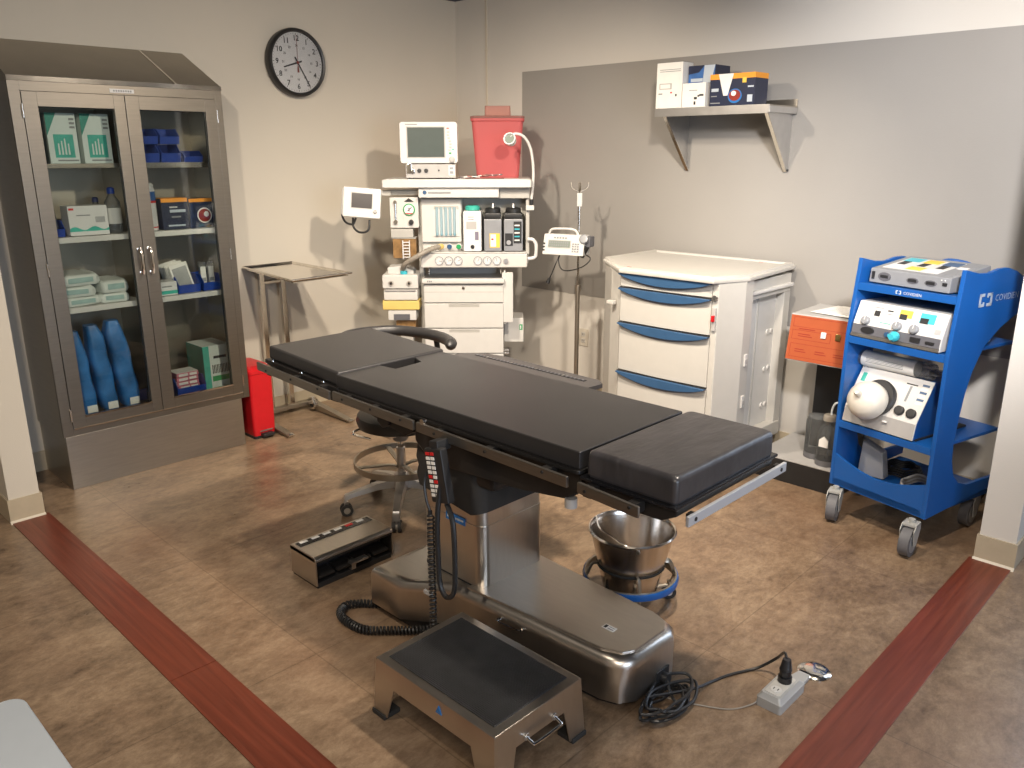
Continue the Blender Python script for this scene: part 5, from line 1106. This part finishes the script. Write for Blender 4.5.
# aprons with legs: each side a plate with a trapezoid cut-out
def side(L, cut, drop):    # outline in (s, z)
    return [(-L, H-0.002), (L, H-0.002), (L+0.010, 0.012), (L-0.052, 0.012), (cut, drop), (-cut, drop), (-L+0.052, 0.012), (-L-0.010, 0.012)]
def plate(axis, sgn):
    L = hx if axis == 'x' else hy; cut = L-0.085 if axis == 'x' else L-0.075; drop = 0.118
    P = side(L, cut, drop); o0 = (hy if axis == 'x' else hx)
    vs = []
    for off_ in (0.0, -0.004):
        for s_, z in P:
            f = 1 - (z/H); d = (o0 + 0.010*f + off_)*sgn
            vs.append((s_, d, z) if axis == 'x' else (d, s_, z))
    n = len(P); fs = []
    def tri(off_): return [(off_+0, off_+1, off_+4, off_+5), (off_+1, off_+2, off_+3, off_+4), (off_+0, off_+5, off_+6, off_+7)]
    fs += tri(0) + [tuple(reversed(f)) for f in tri(n)] + [(i, (i+1) % n, n+(i+1) % n, n+i) for i in range(n)]
    b.raw(vs, fs)
plate('x', -1); plate('x', 1); plate('y', -1); plate('y', 1); b.build('apron_and_legs', o, smooth=30)
b = MB('tread'); b.box(-hx+0.028, hx-0.028, -hy+0.028, hy-0.028, H, H+0.003, bev=0.001)
for k in range(46):
    y = -hy+0.034 + k*(2*hy-0.068)/45; b.box(-hx+0.031, hx-0.031, y-0.0016, y+0.0016, H+0.003, H+0.0048)
b.build('tread_mat', o)
for sx in (-1, 1):
    for sy in (-1, 1):
        b = MB('rubber'); x, y = sx*(hx-0.016), sy*(hy-0.016); b.box(x-0.030, x+0.030, y-0.030, y+0.030, 0.0, 0.016, bev=0.003); b.build('rubber_foot', o)
b = MB('chrome'); b.tube(smoothpts([(hx, -0.055, 0.128), (hx+0.024, -0.055, 0.120), (hx+0.030, -0.045, 0.118), (hx+0.030, 0.045, 0.118), (hx+0.024, 0.055, 0.120), (hx, 0.055, 0.128)], 4), 0.0045, n=8)
for y in (-0.055, 0.055): b.lathe([(0.010, 0), (0.010, 0.003)], M=TM(hx+0.004, y, 0.128) @ RY(90), n=12, m='alu')
b.build('handle', o)
b = MB('label_blue'); b.prism([(-0.012, -0.012), (0.012, -0.012), (0.0, 0.012)], -hy-0.006, -hy-0.003, M=TM(0.035, 0.002, 0.160), ax='y'); b.build('maker_badge', o)

# ================================================================== FLOOR OUTLET + CORDS
o = thing('floor_outlet', 'raised grey floor power box with duplex socket in the middle of the floor', 'outlet', (3.650, -2.020, 0))
b = MB('outlet_grey'); b.loft([[(x, y, 0.0) for x, y in rrect(-0.040, 0.040, -0.080, 0.080, 0.008)], [(x, y, 0.030) for x, y in rrect(-0.040, 0.040, -0.080, 0.080, 0.008)], [(x, y, 0.034) for x, y in rrect(-0.036, 0.036, -0.076, 0.076, 0.008)], [(x, y, 0.046) for x, y in rrect(-0.030, 0.030, -0.070, 0.060, 0.008)]]); b.build('housing', o)
b = MB('beige_plastic'); b.prism(rrect(-0.024, 0.024, -0.062, 0.052, 0.008), 0.045, 0.048, bev=0.001); 
for y in (-0.035,): 
    b.prism(circ(0, y, 0.016, 20), 0.048, 0.0495, 'offwhite')
    b.box(-0.008, -0.005, y-0.005, y+0.005, 0.0495, 0.050, 'ink'); b.box(0.005, 0.008, y-0.005, y+0.005, 0.0495, 0.050, 'ink')
b.build('socket', o)
b = MB('outlet_grey'); b.prism([(-0.030, 0.06), (0.030, 0.06), (0.026, 0.150), (-0.012, 0.150)], 0.0, 0.016, bev=0.004); b.build('raceway', o)
b = MB('steel_bright'); b.lathe([(0.052, 0.0), (0.052, 0.003), (0.044, 0.009), (0.030, 0.012), (0.0, 0.012)], c=(0.018, 0.195, 0), n=32); b.build('cover_cap', o)
o = thing('power_cord', 'black power cord with coiled pile on the floor, plugged into the floor outlet', 'cord', (3.35, -2.25, 0))
b = MB('black_plastic'); r_ = 0.0048
import random as _r
rg = _r.Random(4)
pts = [(3.398, -2.255, 0.058), (3.42, -2.27, 0.03)]
for k in range(56):
    a = 0.75*k + 0.4*math.sin(k*0.7); rx, ry = 0.046 + 0.024*rg.random(), 0.075 + 0.040*rg.random()
    pts.append((3.432 + 0.010*math.sin(k*0.31) + rx*math.cos(a)*0.75, -2.300 + 0.012*math.cos(k*0.23) + ry*math.sin(a), 0.006 + 0.0008*k + 0.010*rg.random()))
sp = smoothpts(pts, 6)
b.tube(sp, r_, n=6)
b.tube(smoothpts([pts[-1], (3.455, -2.21, 0.03), (3.462, -2.11, 0.006), (3.486, -2.031, 0.005), (3.534, -1.945, 0.010), (3.585, -1.925, 0.06), (3.625, -1.965, 0.118), (3.648, -1.995, 0.122)], 8), r_, n=6)
b.build('cable', o, world=True)
b = MB('black_plastic'); b.cyl((3.650, -2.000, 0.049), (3.650, -2.000, 0.066), 0.021, n=18); b.cyl((3.650, -2.000, 0.066), (3.650, -2.000, 0.090), 0.016, 0.019, n=18); b.cyl((3.650, -2.000, 0.090), (3.650, -1.998, 0.124), 0.019, 0.012, n=18); b.build('plug', o, world=True)
b = MB('hose_grey'); b.tube(smoothpts([(3.37, -2.28, 0.004), (3.443, -2.250, 0.003), (3.496, -2.224, 0.003), (3.57, -2.178, 0.003), (3.608, -2.112, 0.006), (3.614, -2.092, 0.018)], 6), 0.0022, n=5)
tag(b.build('thin_wire'), 'thin pale wire running from the black cord pile to the floor outlet', 'wire')

# ================================================================== BLUE EQUIPMENT CART
CF = Matrix.Translation((3.18, -0.64, 0)) @ RZ(-14)
o = cv = thing('equipment_cart', 'bright blue open-shelved equipment cart on grey casters, by the right wall end', 'cart', (3.18, -0.64, 0), -14)
prof = [(0.0, 0.150), (0.0, 0.84), (0.034, 1.170), (0.13, 1.150), (0.20, 1.146), (0.27, 1.158), (0.33, 1.158), (0.40, 1.140), (0.52, 1.085), (0.52, 0.975), (0.44, 0.955), (0.34, 0.915), (0.24, 0.845), (0.185, 0.755), (0.155, 0.66), (0.140, 0.56), (0.130, 0.46), (0.138, 0.38), (0.165, 0.310), (0.21, 0.270), (0.28, 0.245), (0.52, 0.240), (0.52, 0.195), (0.44, 0.188)]
for x0 in (0.0, 0.446):
    b = MB('cart_blue'); b.prism(prof, x0, x0+0.018, ax='x', bev=0.003)
    pn = b.build('side_panel', o)
    if x0 > 0.2:
        b = MB('silver_print'); F2 = MPX(0.465, 0.195, 1.042)
        # square bracket emblem: two interlocking corner brackets
        def rect(a, b_, c, d): b.box(a, b_, c, d, 0, 0.0008, M=F2)
        rect(-0.045, -0.032, -0.026, 0.026); rect(-0.045, -0.010, 0.014, 0.026); rect(-0.045, -0.018, -0.026, -0.014); rect(-0.018, -0.008, -0.026, -0.008)
        rect(0.032, 0.045, -0.026, 0.026); rect(0.018, 0.045, 0.014, 0.026); rect(0.010, 0.045, -0.026, -0.014); rect(0.008, 0.018, 0.008, 0.026)
        b.text('COVIDIEN', 0.037, MPX(0.465, 0.262, 1.042), 'silver_print', align='LEFT')
        b.build('lettering', pn)
def cshelf(z, lip, d=0.50, name='shelf'):
    y0_ = 0.10*max(0, z-0.84); b = MB('cart_blue'); b.box(0.018, 0.446, y0_+0.004, d, z-0.014, z, bev=0.002); b.box(0.018, 0.446, y0_, y0_+0.014, z-0.030, z+0.001, bev=0.002); return b.build(name, o)
s1 = cshelf(1.066, 0); cshelf(0.839, 0); cshelf(0.455, 0); cshelf(0.185, 0)
b = MB('white'); F2 = MNY(0.206, 0.0218, 1.051)
for a in ((-0.012, -0.008, -0.008, 0.008), (-0.012, -0.002, 0.004, 0.008), (-0.012, -0.004, -0.008, -0.004), (0.008, 0.012, -0.008, 0.008), (0.004, 0.012, 0.004, 0.008), (0.002, 0.012, -0.008, -0.004)): b.box(*a, 0, 0.0006, M=F2)
b.text('COVIDIEN', 0.017, MNY(0.228, 0.0216, 1.050), 'white', align='LEFT'); b.build('lettering', s1)
b = MB('cart_blue'); n = 14
b.prism([(0.018 + 0.429*i/n, 0.298 - 0.052*math.sin(PI*i/n)) for i in range(n+1)] + [(0.447, 0.152), (0.018, 0.152)], 0.0, 0.012, ax='y', bev=0.002); b.build('front_apron', o)
b = MB('cart_blue'); b.box(0.018, 0.446, 0.492, 0.506, 0.97, 1.110, bev=0.003); b.build('back_panel', o)
b = MB('cart_blue'); b.tube(smoothpts([(0.09, 0.50, 1.10), (0.10, 0.48, 1.130), (0.16, 0.47, 1.142), (0.23, 0.48, 1.130), (0.24, 0.50, 1.10)]), 0.010, n=8); b.build('push_handle', o)
b = MB('cart_blue'); b.box(0.018, 0.447, 0.012, 0.49, 0.150, 0.170, bev=0.002); b.build('bottom_deck', o)
for (x, y, a) in ((0.060, -0.045+0.012, 25), (0.440, -0.0785+0.02, 15), (0.055, 0.44, 10), (0.41, 0.43, 10)):
    F3 = CF @ TM(x, y, 0) @ RZ(a)
    k = MB('rubber_grey', TM(x, y, 0) @ RZ(a)); k.cyl((-0.020, 0, 0.062), (0.020, 0, 0.062), 0.062, n=32); k.cyl((-0.0215, 0, 0.062), (0.0215, 0, 0.062), 0.044, n=24, m='panel_grey'); k.cyl((-0.024, 0, 0.062), (0.024, 0, 0.062), 0.014, n=14, m='rubber'); w_ = k.build('caster', cv)
    k = MB('caster_fork', TM(x, y, 0) @ RZ(a))
    for q0 in (0.025, -0.029): k.prism([(-0.016, 0.048), (0.016, 0.046), (0.050, 0.112), (0.042, 0.140), (-0.012, 0.142), (-0.034, 0.118)], q0, q0+0.004, ax='x', bev=0.001)
    k.box(-0.029, 0.029, -0.012, 0.046, 0.128, 0.143, bev=0.004); k.cyl((0, 0.018, 0.14), (0, 0.018, 0.156), 0.014, n=12); k.build('fork', w_)
def onc(name, label, cat, x, y, z, rz=0):
    P = CF @ Vector((x, y, z)); return thing(name, label, cat, tuple(P), -14+rz)
# vessel sealer on top
d1 = onc('vessel_sealer', 'grey electrosurgical unit with coloured display labels on the top shelf of the blue cart', 'surgical generator', 0.222, 0.050, 1.067, -3)
b = MB('panel_grey')
b.prism([(0.0, 0.004), (0.006, 0.062), (0.25, 0.098), (0.25, 0.004)], -0.182, 0.182, ax='x', bev=0.004)
b.build('casing', d1)
b = MB('ink')
for x in (-0.11, 0.02, 0.10):
    b.prism([(x+math.cos(t*PI/8)*(0.030 if x < 0 else 0.026)*(1 if abs(math.cos(t*PI/8)) < .8 else 1.0), 0.033+math.sin(t*PI/8)*(0.018 if x < 0 else 0.012)) for t in range(16)], -0.0005, 0.004, ax='y', m='panel_dark')
    b.box(x-0.018, x+0.018, -0.002, 0.001, 0.028, 0.040, 'ink')
b.box(-0.170, -0.158, -0.001, 0.004, 0.018, 0.050, 'ink'); b.box(0.150, 0.168, -0.001, 0.004, 0.030, 0.042, 'ink')
for x in (0.145, 0.16): b.lathe([(0.003, 0), (0.003, 0.001)], M=TM(x, 0.0, 0.052) @ RX(90), n=8, m='white')
b.build('ports', d1)
TF = TM(0, 0.006, 0.062) @ RX(math.degrees(math.atan2(0.036, 0.244)))
b = MB('offwhite', TF); b.box(-0.150, 0.100, 0.030, 0.215, 0.0, 0.0015)
for x0, x1, m_ in ((-0.145, -0.07, 'cyan'), (-0.055, 0.015, 'yellow_label'), (0.03, 0.10, 'handle_blue')): b.box(x0, x1, 0.155, 0.210, 0.0015, 0.0022, m_); b.box(x0+0.012, x0+0.045, 0.100, 0.150, 0.0015, 0.0028, 'ink'); b.box(x0, x1, 0.040, 0.090, 0.0015, 0.002, 'white' if m_ != 'yellow_label' else 'yellow_label')
b.box(0.100, 0.165, 0.03, 0.20, 0.0, 0.0012, 'panel_grey'); b.box(0.11, 0.15, 0.13, 0.16, 0.0012, 0.0018, 'paper'); b.build('display_label', d1)
# generator
d2 = onc('generator', 'white fronted electrosurgical generator with three grey knobs on the middle shelf of the blue cart', 'surgical generator', 0.222, 0.006, 0.840)
b = MB('offwhite')
b.prism([(-0.004, 0.004), (0.004, 0.055), (0.040, 0.150), (0.36, 0.150), (0.36, 0.004)], -0.199, 0.199, ax='x', bev=0.003)
b.build('casing', d2)
b = MB('panel_dark'); b.prism([(-0.0065, 0.018), (-0.0005, 0.055), (-0.0002, 0.056), (0.01, 0.056), (0.01, 0.018)], -0.195, 0.195, ax='x'); b.prism([(-0.008, 0.004), (-0.0065, 0.017), (0.01, 0.017), (0.01, 0.004)], -0.197, 0.197, ax='x', m='alu')
b.prism([(-0.12 + 0.030*math.cos(t*PI/8), 0.038 + 0.014*math.sin(t*PI/8)) for t in range(16)], -0.010, 0.0, ax='y', m='ink'); b.prism(circ(-0.03, 0.036, 0.010, 14), -0.011, 0.0, ax='y', m='handle_blue'); b.box(0.075, 0.115, -0.011, 0, 0.028, 0.046, 'ink'); b.box(0.14, 0.175, -0.0095, 0, 0.030, 0.040, 'ink'); b.build('connector_strip', d2)
GF = TM(0, 0.004, 0.056) @ RX(math.degrees(math.atan2(0.095, 0.036)))
b = MB('offwhite', GF)
b.box(-0.115, -0.090, 0.045, 0.068, 0, 0.0015, 'ink'); b.box(-0.005, 0.050, 0.058, 0.090, 0.0, 0.001, 'yellow_label'); b.box(-0.002, 0.030, 0.050, 0.072, 0, 0.0018, 'ink'); b.box(0.085, 0.148, 0.050, 0.090, 0, 0.001, 'cyan'); b.box(0.088, 0.122, 0.048, 0.070, 0, 0.0018, 'ink'); b.box(-0.060, -0.035, 0.072, 0.078, 0, 0.001, 'ink'); b.box(-0.06, -0.03, 0.060, 0.063, 0, 0.001, 'grey_ink'); b.box(-0.13, -0.08, 0.080, 0.083, 0, 0.001, 'grey_ink'); b.box(-0.08, -0.03, 0.02, 0.023, 0, 0.001, 'teal'); b.box(0.16, 0.185, 0.015, 0.035, 0, 0.001, 'tray_grey'); b.build('control_panel', d2)
for x in (-0.140, 0.005, 0.080):
    b = MB('panel_grey', GF); b.lathe([(0.018, 0), (0.018, 0.016), (0.014, 0.020)], c=(x, 0.018, 0), n=22); b.box(x-0.0015, x+0.0015, 0.018, 0.034, 0.020, 0.0205, 'white'); b.build('knob', d2)
b = MB('cyan'); b.lathe([(0.020, 0), (0.022, 0.014), (0.012, 0.030)], M=TM(0.010, -0.008, 0.036) @ RX(90), n=16); b.box(-0.012, 0.032, -0.032, -0.010, 0.030, 0.046, bev=0.004); b.build('connector_plug', d2)
# light source / smoke evacuator
d3 = onc('smoke_evacuator', 'white sloped-front unit with big ivory filter dome on the lower shelf of the blue cart', 'medical unit', 0.210, 0.006, 0.456, 0)
b = MB('cart_blue'); b.prism([(0.001, 0.006), (0.013, 0.075), (0.108, 0.235), (0.30, 0.235), (0.30, 0.006)], -0.180, 0.150, ax='x', bev=0.002); b.prism([(-0.003, 0.006), (0.010, 0.075), (0.105, 0.236), (0.110, 0.236), (0.015, 0.074), (0.003, 0.006)], -0.181, 0.151, 'offwhite', ax='x'); b.prism([(-0.004, 0.006), (0.008, 0.072), (0.02, 0.072), (0.02, 0.006)], -0.179, 0.149, 'tray_grey', ax='x')  # casing coloured cart blue to imitate the cart reflected in its side
for x in (-0.15, 0.14): b.box(x-0.015, x+0.015, 0.02, 0.38, 0.0, 0.008, 'rubber')
b.build('casing', d3)
EF = TM(0, 0.010, 0.075) @ RX(math.degrees(math.atan2(0.160, 0.095)))
b = MB('ink', EF); b.lathe([(0.080, 0), (0.082, 0.016), (0.074, 0.024)], c=(-0.050, 0.062, 0), n=36); b.build('filter_seat', d3)
b = MB('bulb_ivory', EF); b.lathe([(0.074, 0.020), (0.082, 0.030), (0.082, 0.060), (0.071, 0.088), (0.043, 0.110), (0.018, 0.118), (0.014, 0.120), (0.013, 0.140), (0.008, 0.146), (0.0, 0.146)], c=(-0.062, 0.032, 0), n=40); b.build('filter_dome', d3)
for x, y in ((0.062, 0.036), (0.115, 0.036)):
    b = MB('ink', EF); b.lathe([(0.021, 0), (0.019, 0.014), (0.014, 0.016)], c=(x, y, 0), n=20); b.build('knob', d3)
b = MB('paper', EF)
for k in range(6): b.box(0.108, 0.138, 0.080+0.016*k, 0.090+0.016*k, 0, 0.001, 'handle_blue' if k % 2 else 'paper')
b.box(0.060, 0.070, 0.08, 0.15, 0, 0.001, 'grey_ink'); b.box(0.040, 0.090, 0.155, 0.160, 0, 0.001, 'ink'); b.box(-0.165, -0.145, 0.12, 0.16, 0, 0.001, 'teal'); b.box(-0.168, -0.148, 0.03, 0.06, 0, 0.001, 'ink')
b.box(0.01, 0.03, -0.030, -0.022, -0.004, 0.001, 'paper'); b.build('panel_print', d3)
# wrapped roll lying on the unit
d4 = onc('wrapped_tube_roll', 'clear wrapped roll with white printed label lying on the sloped-front unit', 'packet', 0.175, 0.122, 0.6925, 3)
b = MB('clear_plastic'); b.cyl((-0.175, 0, 0.036), (0.165, 0, 0.036), 0.034, n=18); b.box(-0.20, -0.165, -0.020, 0.035, 0.034, 0.040, 'clear_plastic'); b.box(0.155, 0.19, -0.028, 0.03, 0.025, 0.045, 'clear_plastic', bev=0.004); b.build('wrapper', d4)
b = MB('paper'); b.cyl((-0.145, 0, 0.036), (0.095, 0, 0.036), 0.0348, n=24); 
for t in range(4): b.box(-0.12, 0.05, -0.0355-0.0, -0.0345, 0.028+0.006*t, 0.030+0.006*t, 'grey_ink')
b.build('label', d4)
b = MB('tray_grey')
for k in range(5):
    b.tube([(0.075*(1-0.05*k)*math.cos(2*PI*i/28), 0.060*(1-0.04*k)*math.sin(2*PI*i/28), 0.010+0.010*k+0.004*math.sin(i)) for i in range(28)], 0.0055, n=6, closed=True, m='hose_grey' if k % 2 else 'tray_grey')
q_ = b.build('coiled_lead', smooth=60); q_.location = CF @ Vector((0.33, 0.16, 0.190)); q_.rotation_euler = (R(18), R(-10), 0); tag(q_, 'coiled pale grey lead lying in the bottom of the blue cart', 'cable')
b = MB('black_plastic')
for k in range(4):
    b.tube([(0.085*(1-0.06*k)*math.cos(2*PI*i/28), 0.070*(1-0.05*k)*math.sin(2*PI*i/28), 0.008+0.010*k+0.004*math.sin(i*1.3)) for i in range(28)], 0.0055, n=6, closed=True)
q_ = b.build('coiled_lead', smooth=60); q_.location = CF @ Vector((0.16, 0.30, 0.187)); tag(q_, 'coiled black lead at the back of the bottom deck of the blue cart', 'cable')
b = MB('tray_grey'); b.prism([(-0.06, 0), (0.06, 0), (0.04, 0.12), (-0.05, 0.16)], -0.03, 0.03, ax='y', bev=0.006); q_ = b.build('foot_pedal_bag'); q_.location = CF @ Vector((0.10, 0.17, 0.1865)); tag(q_, 'pale grey wrapped accessory standing at the left in the blue cart bottom', 'accessory')
b = MB('black_plastic'); b.tube(smoothpts([tuple(CF @ Vector(p)) for p in ((0.44, 0.520, 0.90), (0.475, 0.535, 0.80), (0.455, 0.53, 0.70), (0.43, 0.535, 0.58), (0.435, 0.53, 0.45), (0.455, 0.535, 0.30), (0.42, 0.54, 0.15), (0.36, 0.54, 0.008))], 8), 0.005, n=6)
tag(b.build('hanging_cord'), 'black cord hanging down behind the right side of the blue cart', 'cord')

# ================================================================== ORANGE SUCTION UNIT, STAND, JARS
st = thing('suction_stand', 'low black stand with grey deck and black upright column, left of the blue cart', 'stand', (2.93, -0.22, 0))
b = MB('black_plastic'); b.box(2.712, 3.150, -0.430, -0.015, 0.0, 0.116, bev=0.002); b.build('plinth', st, world=True)
b = MB('tray_grey'); b.box(2.710, 3.152, -0.432, -0.012, 0.116, 0.122, bev=0.001); b.build('deck', st, world=True)
b = MB('black_plastic'); b.box(2.860, 3.10, -0.150, -0.050, 0.122, 0.628, bev=0.003); b.build('column', st, world=True)
ou = thing('suction_unit', 'orange-fronted suction unit on the black column between drawer cart and blue cart', 'suction unit', (2.99, -0.22, 0.628))
b = MB('tray_grey'); b.prism([(-0.200, 0.0), (-0.165, 0.222), (0.14, 0.228), (0.14, 0.0)], -0.178, 0.175, ax='x', bev=0.002); b.build('casing', ou)
OF = TM(0, -0.200, 0.0) @ RX(math.degrees(math.atan2(0.222, 0.035)))
b = MB('orange', OF); b.box(-0.176, 0.174, 0.004, 0.220, 0.0, 0.003, bev=0.001); fp2 = b.build('front_panel', ou)
b = MB('dark_red', OF)
def frm(x0, x1, y0, y1, t=0.0016):
    b.box(x0, x1, y0, y0+t, 0.003, 0.0036); b.box(x0, x1, y1-t, y1, 0.003, 0.0036); b.box(x0, x0+t, y0, y1, 0.003, 0.0036); b.box(x1-t, x1, y0, y1, 0.003, 0.0036)
frm(-0.160, 0.17, 0.020, 0.085); frm(-0.160, 0.03, 0.105, 0.150); frm(-0.160, 0.17, 0.165, 0.212)
for x in (-0.10, 0.0, 0.09): b.box(x-0.035, x+0.02, 0.045, 0.049, 0.003, 0.0036); b.box(x-0.035, x+0.01, 0.056, 0.060, 0.003, 0.0036)
b.box(-0.13, -0.05, 0.155, 0.159, 0.003, 0.0036); b.box(-0.13, -0.06, 0.120, 0.124, 0.003, 0.0036); b.box(-0.13, -0.07, 0.130, 0.134, 0.003, 0.0036); b.build('panel_print', fp2)
for x, m_ in ((-0.005, 'white'), (0.065, 'brass'), (0.135, 'white')):
    b = MB(m_, OF); b.box(x-0.012, x+0.012, 0.125, 0.155, 0.003, 0.010, bev=0.002); b.box(x-0.007, x+0.007, 0.130, 0.142, 0.010, 0.013, 'white_cool' if m_ == 'white' else 'brass'); b.build('switch', ou)
b = MB('paper'); b.box(-0.14, 0.14, -0.11, 0.13, 0, 0.002)
for k in range(3): b.box(-0.12+0.01*k, 0.14+0.006*k, -0.11+0.004*k, 0.11, 0.002*(k+1), 0.002*(k+2))
for k in range(7): b.box(-0.08, 0.10, 0.05-0.018*k, 0.053-0.018*k, 0.008, 0.0084, 'tray_grey')
q_ = b.build('paper_sheets'); q_.location = (3.03, -0.235, 0.8565); q_.rotation_euler = (0, 0, R(-8)); tag(q_, 'loose white papers lying on top of the orange-fronted unit', 'papers')
def jar(label, x, y, r, h, neck, capm, contents):
    j = thing('glass_jar', label, 'jar', (x, y, 0.1225))
    b = MB('jar_glass')
    if neck: b.lathe([(r*0.95, 0.0), (r, 0.012), (r, h*0.62), (r*0.8, h*0.74), (r*0.52, h*0.80), (r*0.52, h*0.9)], n=36)
    else: b.lathe([(r*0.95, 0.0), (r, 0.010), (r, h*0.86), (r*0.92, h*0.95), (r*0.85, h*0.97)], n=36)
    b.lathe([(r*0.99, 0.0), (r*1.01, 0.02), (r*1.0, 0.028)], n=36, m='rubber_grey'); b.build('body', j)
    if neck:
        b = MB('hose_grey'); b.lathe([(r*0.62, h*0.885), (r*0.62, h*0.97), (r*0.5, h)], n=24); b.build('cap', j)
        b = MB('white_cool'); b.tube(smoothpts([(0.005, 0, h*0.98), (0.006, 0, h*1.12), (0.02, 0.0, h*1.24), (0.05, 0.005, h*1.27)]), 0.005, n=8); b.build('tube', j)
        b = MB('paper'); b.prism([(-0.022, 0.10), (0.022, 0.10), (0.022, 0.135), (0.0, 0.155), (-0.022, 0.135)], -r-0.001, -r+0.006, ax='y'); b.build('label', j)
        b = MB('clear_plastic'); b.cyl((0, 0, 0.01), (0, 0, h*0.88), 0.008, n=10); b.build('dip_tube', j)
    else:
        b = MB('clear_plastic'); b.lathe([(r*0.86, h*0.965), (r*0.86, h), (r*0.5, h*1.02)], n=24); b.build('lid', j)
    return j
jar('squat clear glass jar on the grey deck below the orange-fronted unit, the left one', 2.955, -0.285, 0.056, 0.215, False, None, None)
jar('clear glass bottle with cap, tube and white label on the grey deck, the right one', 3.040, -0.355, 0.050, 0.255, True, None, None)

# ================================================================== WHITE TABLE IN THE NEAR CORNER
o = thing('side_table', 'white table top corner poking in at the lower left of the photo', 'table', (3.50, -4.22, 0))
b = MB('white_cool'); b.prism(rrect(3.172, 3.85, -4.62, -3.852, 0.03, 6), 0.72, 0.75, bev=0.006); b.build('tabletop', o, world=True)
for x in (3.22, 3.80):
    for y in (-4.57, -3.905):
        b = MB('alu'); b.cyl((x, y, 0.0), (x, y, 0.722), 0.016, n=14); b.build('leg', o, world=True)
